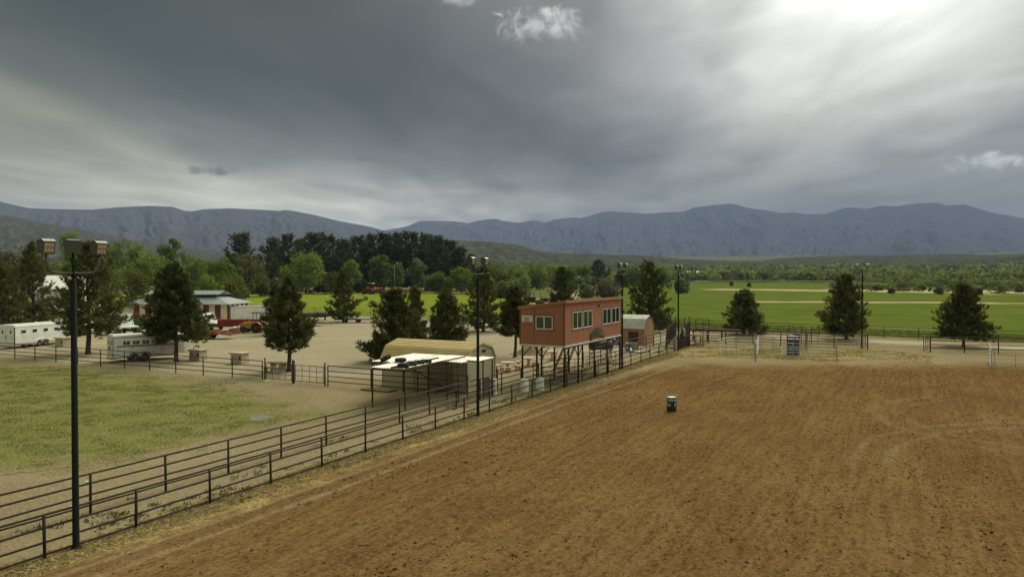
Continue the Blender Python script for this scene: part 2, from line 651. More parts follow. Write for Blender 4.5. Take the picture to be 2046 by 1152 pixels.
def ground_material():
    m = bpy.data.materials.new("ground_soil")
    m.use_nodes = True
    t = m.node_tree
    L = t.links.new
    b = t.nodes["Principled BSDF"]
    b.inputs['Roughness'].default_value = 0.95
    b.inputs['Specular IOR Level'].default_value = 0.0
    geo = N(t, "ShaderNodeNewGeometry")

    def noise(scale, detail, rough, vec=None, dist=0.0):
        n = N(t, "ShaderNodeTexNoise")
        n.inputs['Scale'].default_value = scale
        n.inputs['Detail'].default_value = detail
        n.inputs['Roughness'].default_value = rough
        n.inputs['Distortion'].default_value = dist
        L(vec or geo.outputs['Position'], n.inputs['Vector'])
        return n.outputs['Fac']

    def rng_(v, a, b_, c=0.0, d=1.0):
        n = N(t, "ShaderNodeMapRange", interpolation_type='SMOOTHSTEP')
        L(v, n.inputs[0])
        for i, q in enumerate((a, b_, c, d)):
            n.inputs[i + 1].default_value = q
        return n.outputs[0]

    def mixc(f, a, c):
        n = N(t, "ShaderNodeMix", data_type='RGBA')
        for i, v in ((0, f), (6, a), (7, c)):
            if isinstance(v, (tuple, float)):
                n.inputs[i].default_value = (*v, 1) if isinstance(v, tuple) else v
            else:
                L(v, n.inputs[i])
        return n.outputs[2]

    def mul(a, c):
        n = N(t, "ShaderNodeMath", operation='MULTIPLY')
        for i, v in enumerate((a, c)):
            if isinstance(v, float):
                n.inputs[i].default_value = v
            else:
                L(v, n.inputs[i])
        return n.outputs[0]

    # vector turned into the arena's axes, stretched along the harrow lines
    mp = N(t, "ShaderNodeMapping", vector_type='POINT')
    mp.inputs['Rotation'].default_value = (0, 0, AZF)
    L(geo.outputs['Position'], mp.inputs[0])
    st = N(t, "ShaderNodeVectorMath", operation='MULTIPLY')
    st.inputs[1].default_value = (1.0, 0.07, 1.0)
    L(mp.outputs[0], st.inputs[0])
    st2 = N(t, "ShaderNodeVectorMath", operation='MULTIPLY')
    st2.inputs[1].default_value = (1.0, 0.45, 1.0)
    L(mp.outputs[0], st2.inputs[0])

    big = noise(0.11, 4, 0.55)
    med = noise(1.1, 5, 0.6)
    fine = noise(7.0, 5, 0.7)
    grain = noise(26.0, 3, 0.7)
    harrow = noise(3.6, 3, 0.55, st.outputs[0], 0.35)
    clod = noise(4.2, 4, 0.65, st2.outputs[0])
    clod2 = noise(9.5, 3, 0.6, st2.outputs[0])

    a1 = N(t, "ShaderNodeAttribute", attribute_name="zoneA")
    s1 = N(t, "ShaderNodeSeparateColor")
    L(a1.outputs['Color'], s1.inputs[0])
    a2 = N(t, "ShaderNodeAttribute", attribute_name="zoneB")
    s2 = N(t, "ShaderNodeSeparateColor")
    L(a2.outputs['Color'], s2.inputs[0])

    # gravelly tan soil
    base = mixc(rng_(big, .3, .7), (.235, .185, .110), (.325, .262, .165))
    base = mixc(mul(rng_(med, .35, .7), .6), base, (.23, .175, .105))
    base = mixc(mul(rng_(fine, .46, .66), .6), base, (.42, .345, .235))
    base = mixc(mul(rng_(fine, .50, .34), .55), base, (.13, .098, .056))
    base = mixc(mul(rng_(grain, .50, .68), .55), base, (.12, .09, .055))
    base = mixc(mul(rng_(grain, .46, .32), .45), base, (.46, .39, .28))
    # scrub land further out
    sb = mixc(rng_(med, .4, .6), (.155, .150, .066), (.10, .108, .042))
    sb = mixc(mul(rng_(big, .45, .7), .6), sb, (.23, .195, .10))
    col = mixc(a2.outputs['Alpha'], base, sb)
    # crops
    f1 = mixc(rng_(big, .3, .7), (.165, .215, .026), (.225, .270, .042))
    f1 = mixc(mul(rng_(med, .45, .72), .5), f1, (.12, .16, .026))
    f1 = mixc(mul(rng_(fine, .58, .75), .4), f1, (.20, .22, .06))
    col = mixc(s2.outputs[0], col, f1)
    f2 = mixc(rng_(big, .3, .7), (.092, .120, .022), (.132, .162, .033))
    f2 = mixc(mul(rng_(med, .45, .72), .45), f2, (.135, .168, .038))
    lw = noise(0.028, 4, 0.6)
    f2 = mixc(mul(rng_(lw, .5, .68), .5), f2, (.165, .178, .048))
    col = mixc(s2.outputs[1], col, f2)
    sd = mixc(rng_(med, .35, .7), (.43, .345, .20), (.55, .46, .30))
    sd = mixc(mul(rng_(big, .5, .7), .5), sd, (.36, .255, .15))
    col = mixc(s2.outputs[2], col, sd)
    # worn lawn
    lg = mixc(rng_(med, .3, .7), (.116, .136, .033), (.185, .192, .058))
    lg = mixc(mul(rng_(fine, .46, .62), .75), lg, (.33, .26, .125))
    lg = mixc(mul(rng_(fine, .48, .33), .6), lg, (.055, .066, .018))
    lg = mixc(mul(rng_(big, .48, .72), .55), lg, (.23, .19, .10))
    col = mixc(mul(s1.outputs[1], rng_(noise(0.8, 6, .7), .22, .5, .35, 1.0)), col, lg)
    # harrowed arena soil
    ar = mixc(rng_(big, .28, .72), (.152, .084, .036), (.212, .121, .056))
    ar = mixc(mul(rng_(harrow, .42, .62), .28), ar, (.265, .172, .080))
    ar = mixc(mul(rng_(harrow, .55, .38), .34), ar, (.115, .060, .020))
    wide = noise(0.35, 3, 0.5, st2.outputs[0], 0.6)
    ar = mixc(mul(rng_(wide, .52, .68), .40), ar, (.130, .070, .025))
    ar = mixc(mul(rng_(wide, .46, .32), .38), ar, (.25, .165, .078))
    ar = mixc(mul(rng_(fine, .48, .64), .48), ar, (.285, .188, .092))
    ar = mixc(mul(rng_(fine, .48, .34), .50), ar, (.070, .037, .012))
    ar = mixc(mul(rng_(noise(1.9, 3, .6), .50, .66), .5), ar, (.165, .110, .050))
    ar = mixc(mul(rng_(clod, .56, .67), .62), ar, (.066, .035, .011))
    ar = mixc(mul(rng_(clod2, .55, .66), .65), ar, (.075, .040, .013))
    ar = mixc(mul(rng_(grain, .58, .70), .4), ar, (.36, .25, .14))
    col = mixc(s1.outputs[0], col, ar)
    # pale compacted wheel tracks and gravel
    pl = mixc(rng_(fine, .4, .7), (.40, .35, .27), (.54, .485, .40))
    col = mixc(mul(a1.outputs['Alpha'], rng_(med, .2, .6, .55, 1.0)), col, pl)
    # spilled straw
    sw = mixc(rng_(fine, .35, .65), (.34, .235, .085), (.54, .42, .19))
    col = mixc(mul(s1.outputs[2], rng_(noise(3.0, 6, .75), .3, .6, .15, .95)), col, sw)
    L(col, b.inputs['Base Color'])

    # relief: gravel everywhere, coarser clods and grooves in the arena
    add = N(t, "ShaderNodeMath", operation='ADD')
    L(mul(grain, .35), add.inputs[0])
    L(fine, add.inputs[1])
    add2 = N(t, "ShaderNodeMath", operation='ADD')
    L(add.outputs[0], add2.inputs[0])
    L(mul(mul(clod, s1.outputs[0]), 1.6), add2.inputs[1])
    add3 = N(t, "ShaderNodeMath", operation='ADD')
    L(add2.outputs[0], add3.inputs[0])
    L(mul(mul(harrow, s1.outputs[0]), 2.2), add3.inputs[1])
    bp = N(t, "ShaderNodeBump")
    bp.inputs['Strength'].default_value = 0.9
    bp.inputs['Distance'].default_value = 0.05
    L(add3.outputs[0], bp.inputs['Height'])
    L(bp.outputs[0], b.inputs['Normal'])
    return m


SOIL = ground_material()


def polar_ground():
    az = np.concatenate([np.linspace(-180, -52, 50, endpoint=False), np.linspace(-52, 52, 560), np.linspace(52, 180, 51)[1:]])
    r = np.concatenate([[0.0], np.geomspace(3, 120, 170), np.geomspace(121, 9500, 170)])
    A, Rr = np.meshgrid(np.radians(az), r)
    x, y = np.sin(A) * Rr, np.cos(A) * Rr
    z = ground_height(x, y)
    za, zb = zone(x.ravel(), y.ravel())
    nr, na = x.shape
    i = np.arange(nr * na).reshape(nr, na)
    f = np.stack([i[:-1, :-1], i[:-1, 1:], i[1:, 1:], i[1:, :-1]], -1).reshape(-1, 4)
    me = np_mesh("ground", np.stack([x, y, z], -1).reshape(-1, 3), f[:, ::-1], {"zoneA": za, "zoneB": zb}, True)
    struct(OB("ground", me, SOIL))


polar_ground()


def sheet(name, xy, keep, z, step_shape):
    """grid of points xy (H,W,2); only cells where keep (H,W) stays true at all corners"""
    H, W = step_shape
    idx = np.arange(H * W).reshape(H, W)
    k = keep.reshape(H, W)
    kc = k[:-1, :-1] & k[1:, :-1] & k[:-1, 1:] & k[1:, 1:]
    f = np.stack([idx[:-1, :-1], idx[:-1, 1:], idx[1:, 1:], idx[1:, :-1]], -1)[kc]
    used = np.unique(f)
    remap = np.zeros(H * W, int)
    remap[used] = np.arange(len(used))
    x, y = xy[:, 0][used], xy[:, 1][used]
    za, zb = zone(x, y)
    v = np.stack([x, y, z[used]], -1)
    f = remap[f]
    a, b_, c = v[f[0, 0]], v[f[0, 1]], v[f[0, 2]]
    if np.cross((b_ - a)[:2], (c - a)[:2]) < 0:
        f = f[:, ::-1]
    return struct(OB(name, np_mesh(name, v, f, {"zoneA": za, "zoneB": zb}, True), SOIL))


def arena_sheet():
    st = 0.13
    s = np.arange(0.15, 62, st)
    t = np.arange(-24, 78, st)
    S, T = np.meshgrid(s, t)
    x = P0.x + RV.x * S + FV.x * T
    y = P0.y + RV.y * S + FV.y * T
    vis = (y > 15) & (np.abs(x / np.maximum(y, 1)) < 0.80)
    tend = 51.5 + 0.47 * S
    keep = vis & (T < tend + 2)
    grooves = (vnoise(S * 2.6 + 0.9 * fbm(S * .15, T * .08, 3), T * 0.10, 5) - .5) * 0.06 * (0.3 + vnoise(S * .13, T * .06, 9))
    rough = (fbm(S * 1.6, T * 1.1, 13, 4) - .5) * 0.055 + (vnoise(S * 6, T * 5, 19) - .5) * 0.022
    z = grooves + rough
    # hoof prints and small clods
    n = 15000
    ps, pt = rng.uniform(1.5, 60, n), rng.uniform(-22, 70, n)
    dep = rng.uniform(-.055, .03, n)
    ci, cj = np.round((pt - t[0]) / st).astype(int), np.round((ps - s[0]) / st).astype(int)
    for di in (-1, 0, 1):
        for dj in (-1, 0, 1):
            w = math.exp(-(di * di + dj * dj) / 1.1)
            ii, jj = np.clip(ci + di, 0, len(t) - 1), np.clip(cj + dj, 0, len(s) - 1)
            np.add.at(z, (ii, jj), dep * w)
    fade = sstep(0.15, 2.4, S) * sstep(-1, 5, tend - T)
    # two wheel ruts beside the fence
    for off in (1.75, 2.75):
        k = S - off - 0.12 * np.sin(T * .13) - sstep(18, 42, T) * (0.4 if off < 2 else 0.9)
        z = z - 0.035 * np.exp(-(k / .16) ** 2)
    z = 0.055 * fade + z * fade + 0.006
    return sheet("arena_dirt", np.stack([x.ravel(), y.ravel()], -1), keep.ravel(), z.ravel(), x.shape)


arena_sheet()


def flat_sheet(name, poly, step, z, grow=0.0, amp=0.0, seed=1):
    x0, y0 = poly.min(0) - grow
    x1, y1 = poly.max(0) + grow
    X, Y = np.meshgrid(np.arange(x0, x1, step), np.arange(y0, y1, step))
    k = sdist(X.ravel(), Y.ravel(), poly) > -grow
    k &= (Y.ravel() > 5)
    zz = z + amp * fbm(X.ravel() * 0.9, Y.ravel() * 0.9, seed, 3)
    return sheet(name, np.stack([X.ravel(), Y.ravel()], -1), k, zz, X.shape)


flat_sheet("worn_lawn", LAWN, 0.3, 0.005, 1.5, 0.02, 3)
flat_sheet("pasture_field", FIELD_L, 2.0, 0.02, 1.0, 0.03, 4)
flat_sheet("crop_field", FIELD_R, 5.0, 0.02, 1.0, 0.03, 5)
_rc = np.array(ROAD_C)
_rn = np.array([-L4N * 2.6] * len(_rc))
flat_sheet("gravel_road", np.concatenate([_rc + _rn, (_rc - _rn)[::-1]]), 0.6, 0.012, 0.4, 0.0)


# ---------------------------------------------------------------- hills and mountains
def hill_material(name, c0, c1, speck, sp_amt, s1, s2):
    m = bpy.data.materials.new(name)
    m.use_nodes = True
    t = m.node_tree
    L = t.links.new
    b = t.nodes["Principled BSDF"]
    b.inputs['Roughness'].default_value = 1.0
    b.inputs['Specular IOR Level'].default_value = 0.0
    geo = N(t, "ShaderNodeNewGeometry")

    def noise(sc, det, ro):
        n = N(t, "ShaderNodeTexNoise")
        n.inputs['Scale'].default_value = sc
        n.inputs['Detail'].default_value = det
        n.inputs['Roughness'].default_value = ro
        L(geo.outputs['Position'], n.inputs['Vector'])
        return n.outputs['Fac']

    def mr(v, a, c, d):
        n = N(t, "ShaderNodeMapRange", interpolation_type='SMOOTHSTEP')
        L(v, n.inputs[0])
        n.inputs[1].default_value, n.inputs[2].default_value, n.inputs[4].default_value = a, c, d
        return n.outputs[0]
    m1 = N(t, "ShaderNodeMix", data_type='RGBA')
    L(mr(noise(s1, 6, .65), .35, .65, 1), m1.inputs[0])
    m1.inputs[6].default_value, m1.inputs[7].default_value = (*c0, 1), (*c1, 1)
    m2 = N(t, "ShaderNodeMix", data_type='RGBA')
    L(mr(noise(s2, 4, .7), .44, .56, sp_amt), m2.inputs[0])
    L(m1.outputs[2], m2.inputs[6])
    m2.inputs[7].default_value = (*speck, 1)
    L(m2.outputs[2], b.inputs['Base Color'])
    return m


def ridge(name, sky_px, r_foot, r_crest, r_back, m, az_step=0.1, rows=70, rough=0.10, seed=1, foot_y=None, spur=1.0, wob=0.12):
    """a range of hills: skyline given as bearings/elevations of its crest, foot towards the viewer"""
    px = np.array([p[0] for p in sky_px], float)
    py = np.array([p[1] for p in sky_px], float)
    a0, a1 = math.degrees(math.atan((px[0] - CX) / FPX)), math.degrees(math.atan((px[-1] - CX) / FPX))
    az = np.arange(a0, a1, az_step)
    colpx = CX + FPX * np.tan(np.radians(az))
    yy = np.interp(colpx, px, py)
    # the crest wanders in distance so the range has real depth
    rc = r_crest * (1 + wob * (fbm(az * 0.12, az * 0 + seed, seed + 3, 3) - 0.5))
    cres = CAM_H + (550 - yy) / FPX * rc * np.cos(np.radians(az))
    q = np.concatenate([np.linspace(0, 1, rows), 1 + np.linspace(0.03, 1, rows // 4)])
    Q, A = np.meshgrid(q, az, indexing='ij')
    C = np.broadcast_to(cres, Q.shape)
    RC = np.broadcast_to(rc, Q.shape)
    Rr = np.where(Q <= 1, r_foot + (RC - r_foot) * Q, RC + (r_back - RC) * (Q - 1))
    x, y = np.sin(np.radians(A)) * Rr, np.cos(np.radians(A)) * Rr
    gz = ground_height(x, y) if r_foot < 4000 else 0.03 * (Rr - 900) * 0.55
    k = np.where(Q <= 1, Q, 2 - Q)
    sc = 1500.0 / (r_crest / 8000.0)
    w = fbm(x / (r_crest * .05), y / (r_crest * .05), seed + 40, 4) - .5
    sp = np.abs(fbm((A * 1.1 + w * 2.4 * spur), Q * 1.1 + 3, seed + 7, 5) - .5) * 2
    body = np.clip(k, 0, 1) ** (1.25 + 0.5 * (fbm(A * .3, Q * 0, seed + 9, 2) - .5))
    h = gz * (1 - k) + C * body - (C - gz).clip(0) * (1 - np.clip(k, 0, 1) ** 3) * np.clip(k, 0, 1) * (1 - sp) * 0.42 * spur
    h = h + (C - gz).clip(0) * rough * (fbm(x / (r_crest * .018), y / (r_crest * .018), seed + 20, 4) - .5) * np.clip(k * 4, 0, 1) * (1 - k ** 8)
    e = np.minimum(1, np.minimum(A - a0, a1 - A) / (0.04 * (a1 - a0)))
    h = np.where(k <= 0.001, gz - 30, h)
    nr, na = x.shape
    i = np.arange(nr * na).reshape(nr, na)
    f = np.stack([i[:-1, :-1], i[:-1, 1:], i[1:, 1:], i[1:, :-1]], -1).reshape(-1, 4)
    return struct(OB(name, np_mesh(name, np.stack([x, y, h], -1).reshape(-1, 3), f[:, ::-1], None, True), m))


MT = hill_material("mountain_scrub", (.074, .072, .080), (.098, .091, .096), (.14, .125, .122), 0.25, 0.004, 0.02)
HL = hill_material("hill_scrub", (.088, .084, .048), (.125, .11, .066), (.026, .032, .016), 0.95, 0.012, 0.05)

SKY_L = [(-700, 400), (-400, 420), (-200, 396), (-60, 392), (0, 402), (30, 410), (60, 416), (120, 418), (185, 419), (240, 414), (300, 411.5), (345, 413), (370, 421), (385, 422),
         (410, 418), (460, 416.5), (520, 419), (558, 421.5), (571, 419.5), (590, 422), (630, 430), (680, 442), (740, 453), (765, 460), (800, 466), (880, 474), (1000, 488), (1100, 500), (1180, 512)]
SKY_R = [(560, 500), (640, 480), (700, 470), (765, 461), (800, 455), (835, 447), (880, 448), (935, 446), (960, 440), (990, 437), (1005, 441), (1035, 445), (1065, 440), (1090, 444), (1110, 438),
         (1150, 434), (1160, 436), (1200, 425), (1215, 422), (1250, 424), (1290, 427), (1330, 424), (1365, 423), (1385, 415), (1420, 410), (1455, 407), (1470, 408), (1490, 415),
         (1530, 420), (1560, 426), (1585, 424), (1610, 428), (1650, 427), (1690, 415), (1705, 414.5), (1730, 417), (1760, 411), (1790, 412), (1830, 406.5), (1870, 405),
         (1890, 411), (1925, 408.5), (1960, 419), (2000, 430), (2046, 445), (2150, 452), (2400, 430), (2800, 440)]
SKY_M = [(790, 462), (825, 447), (838, 442), (850, 441), (905, 442), (925, 444), (960, 452), (1010, 465)]
SKY_X = [(1900, 470), (1960, 440), (1995, 427), (2020, 431), (2060, 440), (2200, 446), (2500, 444), (2800, 450)]
ridge("mountain_mesa", SKY_L, 3600, 8600, 11500, MT, 0.075, 80, 0.10, 3, spur=0.65)
ridge("mountain_range", SKY_R, 5200, 12000, 16000, MT, 0.06, 110, 0.17, 8, spur=1.3)
ridge("distant_mesa", SKY_M, 10500, 13000, 15000, MT, 0.08, 30, 0.05, 5, spur=0.4)
ridge("distant_ridge", SKY_X, 11500, 13500, 16000, MT, 0.12, 40, 0.1, 6)
ridge("foothill", [(690, 520), (800, 494), (868, 482), (900, 480), (960, 482), (1000, 485), (1035, 489), (1065, 499), (1100, 505), (1180, 508), (1280, 510), (1360, 517), (1480, 522), (1560, 520), (1640, 527), (1720, 535)],
      1500, 2600, 3400, HL, 0.09, 50, 0.16, 12, spur=0.6)
ridge("foothill", [(-700, 420), (-400, 428), (-150, 424), (0, 428), (60, 440), (130, 452), (200, 466), (260, 478), (330, 490), (420, 500), (520, 508)],
      2300, 4400, 5600, HL, 0.1, 50, 0.14, 14, spur=0.7)
ridge("foothill", [(1480, 528), (1560, 515), (1640, 512), (1740, 510), (1840, 508), (1900, 507), (1980, 509), (2046, 506), (2200, 500), (2500, 510)],
      2000, 3300, 4300, HL, 0.1, 50, 0.16, 16, spur=0.7)
ridge("foothill", [(1840, 540), (1905, 526), (1960, 520), (2000, 517), (2046, 514), (2150, 508), (2400, 516), (2700, 530)],
      1200, 1900, 2600, HL, 0.1, 40, 0.2, 18, spur=0.8)
# ================================================================ trees and shrubs
BARK = mat("bark", (.085, .06, .042), .9, var=.3, scale=5, bump=.6, bscale=14, spec=.1)
BARK_G = mat("bark_grey", (.14, .115, .09), .9, var=.3, scale=4, bump=.6, bscale=14, spec=.1)
PINE = foliage("pine_needles", (.054, .064, .022), (.185, .195, .066), .22)
PINE_B = foliage("pine_needles_blue", (.054, .072, .024), (.150, .172, .060), .22)
LEAF_L = foliage("leaf_light", (.155, .215, .034), (.330, .390, .085), .42)
LEAF_M = foliage("leaf_mid", (.108, .158, .032), (.240, .300, .072), .4)
LEAF_O = foliage("leaf_olive", (.085, .088, .028), (.185, .175, .062), .32)
LEAF_G = foliage("leaf_grey", (.11, .135, .052), (.26, .285, .135), .32)
LEAF_P = foliage("twig_mauve", (.10, .082, .066), (.19, .165, .125), .25)
GRASS = foliage("grass_blade", (.07, .09, .022), (.17, .175, .06), .25)
STRAW = foliage("straw_blade", (.26, .185, .085), (.50, .40, .22), .15)


def unit(a):
    return a / np.maximum(np.linalg.norm(a, axis=-1, keepdims=True), 1e-9)


def perp(a, g):
    """a unit vector at right angles to each row of a"""
    r = g.normal(size=a.shape)
    return unit(np.cross(a, r))


def blades(pos, dirs, length, width, g):
    """thin triangular needles/blades: (N,3) positions, directions, (N,) sizes"""
    sd = perp(dirs, g) * width[:, None]
    v = np.stack([pos - sd, pos + sd, pos + dirs * length[:, None]], 1).reshape(-1, 3)
    f = np.arange(len(v)).reshape(-1, 3)
    return v, f


def pine_arrays(H, R, base, g, n_br=95, per=9, nb=15, bl=0.30, bw=0.034, power=0.85, droop=0.0, lean=(0, 0), top_round=0.0):
    """needle brushes of a pine: whorled limbs curving up, bottlebrush ends. Returns crown arrays and limb list"""
    P, D, T, limbs = [], [], [], []
    asym, ph2, ph3 = g.uniform(0, 6.28), g.uniform(0, 6.28), g.uniform(0, 6.28)
    kink = g.uniform(.08, .2)
    for i in range(n_br):
        u = (i + g.uniform(0, 1)) / n_br
        u = u ** 1.28
        h = base + (1 - base) * u
        az = i * 2.39996 + g.uniform(-.5, .5)
        prof = (1 - u) ** power
        prof = min(prof, (1 - top_round) + top_round * math.sqrt(max(0, 1 - u * u)))
        prof *= min(1.0, 0.70 + u / 0.16)
        if g.uniform() < .10 and u < .9:
            continue
        L = R * prof * g.uniform(.60, 1.10) * (1 + .13 * math.cos(az - asym) + kink * math.cos(2 * az - ph2 + u * 3) + .10 * math.sin(u * 19 + ph3)) + 0.012 * H
        if g.uniform() < .07:
            L *= 1.25
        el = math.radians(-8 - droop * 10 + 58 * u + g.uniform(-9, 9))
        o = np.array([lean[0] * h, lean[1] * h, h * H])
        d0 = np.array([math.cos(az) * math.cos(el), math.sin(az) * math.cos(el), math.sin(el)])
        up = np.array([0, 0, 1.0])
        end = o + d0 * L + up * L * g.uniform(.12, .34)
        mid = o + d0 * L * .55 + up * L * .03
        limbs.append((o, mid, end, L))
        nbrush = max(3, int(per * (0.35 + 1.35 * (L / R) ** 1.4)))
        for k in range(nbrush):
            q = g.uniform(.30, 1.0) if k else 1.0
            c = o * (1 - q) ** 2 + 2 * mid * q * (1 - q) + end * q * q
            tang = unit((end - mid) * q + (mid - o) * (1 - q))
            side = g.normal(size=3) * np.array([1, 1, .55])
            spread = L * .24 * (1.15 - .55 * q) + .06
            c = c + unit(side) * spread * g.uniform(.2, 1)
            a = unit(tang * .9 + unit(side) * .55 + up * .55)
            n = nb
            along = g.uniform(0, 1, n)
            bp = c + a[None] * (along[:, None] - .3) * bl * 1.5
            rad = perp(np.repeat(a[None], n, 0), g)
            P.append(bp)
            D.append(unit(a[None] * g.uniform(.35, .95, n)[:, None] + rad * g.uniform(.5, 1, n)[:, None]))
            T.append(np.clip(g.uniform(.05, .75) + g.normal(0, .16, n) + .12, 0, 1))
    P, D, T = np.concatenate(P), np.concatenate(D), np.concatenate(T)
    n = len(P)
    v, f = blades(P, D, bl * g.uniform(.7, 1.3, n), bw * g.uniform(.8, 1.6, n), g)
    return v, f, np.repeat(T, 3), limbs


def trunk_mb(H, r, lean, base, limbs, limb_n=5, g=rng):
    mb = MB()
    pts = [(lean[0] * q + .012 * H * math.sin(q * 5) * (q > .05), lean[1] * q, q * H * .97) for q in (0, .04, .15, .3, .5, .7, .85, 1)]
    mb.path(pts, r, 8, [r * 1.35, r, r * .92, r * .8, r * .6, r * .38, r * .2, r * .06])
    for (o, m_, e, L) in limbs:
        rr = max(.012, r * .28 * min(1, L / 2.0))
        mb.path([o, m_, e], rr, limb_n, [rr, rr * .7, rr * .25])
    return mb


def pine(label, loc, H, R, base=.16, seed=1, group="pines planted round the arena", mt=PINE, name="pine_tree", trunk_r=None, lean=(0, 0), **kw):
    g = np.random.default_rng(seed)
    root = thing(name, label, "tree", loc, 0, group)
    if kw.get('bl') is None:
        kw['per'] = int(kw.get('per', 9) * 1.5)
        kw['n_br'] = int(kw.get('n_br', 95) * 1.15)
        kw['nb'] = 19
    v, f, t, limbs = pine_arrays(H, R * 1.04, base, g, lean=lean, **kw)
    tr = trunk_r or H * .021 + .02
    trunk_mb(H, tr, lean, base, limbs[::2] if len(limbs) > 60 else limbs, 4).build("trunk", BARK, root, smooth=True)
    OB("crown", np_mesh("crown", v, f, {"tint": t}), mt, root)
    return root


def pine_px(label, px, by, ty, wpx, base, seed, **kw):
    """pine standing at a ground pixel; top row and crown width as seen"""
    p = G(px, by)
    d = p.y
    return pine(label, p, (by - ty) * d / FPX * 1.01, wpx * d / FPX / 2, base, seed, **kw)


PG = "pines planted round the arena"
pine_px("tall broad pine behind the near floodlight pole, beside the rear of the striped horse trailer", 176, 707, 497, 150, .19, 11, n_br=120, per=10, power=.62, top_round=.35)
pine_px("dense pine with a bare leaning trunk at the nose of the striped horse trailer", 352, 722, 540, 124, .25, 12, n_br=120, per=11, power=.60, top_round=.5, lean=(-.3, 0))
pine_px("open tiered pine with a long bare trunk behind the pipe gate", 577, 742, 562, 108, .26, 13, n_br=80, per=9, power=.80)
pine_px("small dark pine half hidden behind the open tiered pine", 553, 668, 574, 52, .10, 14, power=.7, top_round=.4, n_br=70)
pine_px("conical pine over the parked utility trailers by the field fence", 686, 643, 546, 74, .08, 15, power=.75, n_br=95)
pine_px("bushy pine behind the left end of the tan metal shed", 789, 722, 588, 122, .02, 16, power=.62, n_br=110, per=10, top_round=.2)
pine_px("narrow dark pine squeezed between the two bushy pines behind the shed", 829, 690, 580, 50, .05, 17, power=.62, n_br=70)
pine_px("rounded pine behind the middle of the tan metal shed roof", 894, 703, 588, 94, .03, 18, power=.6, n_br=100, per=10, top_round=.3)
pine_px("broad loose pine behind the second floodlight pole", 966, 662, 540, 90, .06, 19, power=.6, n_br=90, top_round=.3)
pine_px("pine with a clean bare trunk at the left end of the announcer cabin", 1029, 713, 583, 70, .35, 20, power=.58, n_br=85, top_round=.45)
pine_px("pine rising above the roof of the announcer cabin", 1122, 668, 540, 92, .05, 21, power=.68, n_br=90)
pine_px("large dense pine between the announcer cabin and the loading chute", 1298, 664, 531, 100, .04, 22, power=.62, n_br=120, per=10)
pine_px("short wide pine behind the roping pens", 1487, 668, 586, 87, .07, 23, power=.66, n_br=100, per=10, top_round=.2)
pine_px("tall pine beside the far floodlight pole", 1690, 678, 556, 103, .09, 24, power=.66, n_br=120, per=10)
pine_px("pine standing alone behind the right-hand rail fence", 1925, 692, 577, 104, .16, 25, power=.68, n_br=110, per=9)
pine_px("dark pine at the left edge, right of its neighbour, before the white barn", 66, 668, 492, 84, .08, 26, power=.55, n_br=100, top_round=.5)
pine_px("pine cut off by the left edge of the view, behind the white horse trailer", 2, 676, 532, 96, .06, 27, power=.6, n_br=100, top_round=.4)


# ---------------------------------------------------------------- broad-leaved trees
def leaf_arrays(H, R, base, g, n_lobes=16, leaves=3000, size=.5, squash=.8, gap=.35):
    """leaf faces on many overlapping clumps that fill an uneven crown"""
    lobes = []
    for i in range(n_lobes):
        zq = base + .14 + (.82 - base) * ((i + g.uniform(0, 1)) / n_lobes)
        k = (zq - base) / (1 - base)
        prof = math.sqrt(max(.03, 1 - ((k - .42) / .60) ** 2))
        a = g.uniform(0, 6.28)
        q = R * prof * g.uniform(.30, .78)
        lobes.append((np.array([math.cos(a) * q, math.sin(a) * q, zq * H]), R * g.uniform(.26, .44) * (.6 + .4 * prof), g.uniform(0, 1)))
    for zq in (.3, .5, .7):
        lobes.append((np.array([0, 0, H * (base + (1 - base) * zq)]), R * .5, .4))
    w = np.array([l[1] ** 2 for l in lobes])
    w /= w.sum()
    idx = g.choice(len(lobes), leaves, p=w)
    C = np.array([l[0] for l in lobes])[idx]
    Rl = np.array([l[1] for l in lobes])[idx]
    Tl = np.array([l[2] for l in lobes])[idx]
    d = unit(g.normal(size=(leaves, 3)))
    rad = Rl * (1 - .5 * g.uniform(0, 1, leaves) ** 2.2) * g.uniform(.88, 1.14, leaves)
    P = C + d * rad[:, None] * np.array([1, 1, squash])
    # open holes where the clumps thin out
    hol = fbm(P[:, 0] / R * 3.1 + P[:, 2] / R * 1.7, P[:, 1] / R * 3.1 - P[:, 2] / R * 2.1, int(g.integers(1, 999)), 3)
    k = hol > gap
    P, d, Tl = P[k], d[k], Tl[k]
    n = len(P)
    nrm = unit(d * .8 + g.normal(size=(n, 3)) * .75 + np.array([0, 0, .25]))
    a = perp(nrm, g)
    b = np.cross(nrm, a)
    s = size * g.uniform(.55, 1.25, n)[:, None]
    e = g.uniform(.45, .9, n)[:, None]
    v = np.stack([P - a * s, P - b * s * e + a * s * .1, P + a * s, P + b * s * e - a * s * .1], 1).reshape(-1, 3)
    f = np.arange(len(v)).reshape(-1, 4)
    T = np.clip(.2 + .5 * Tl + g.normal(0, .2, n), 0, 1)
    return v, f, np.repeat(T, 4), lobes


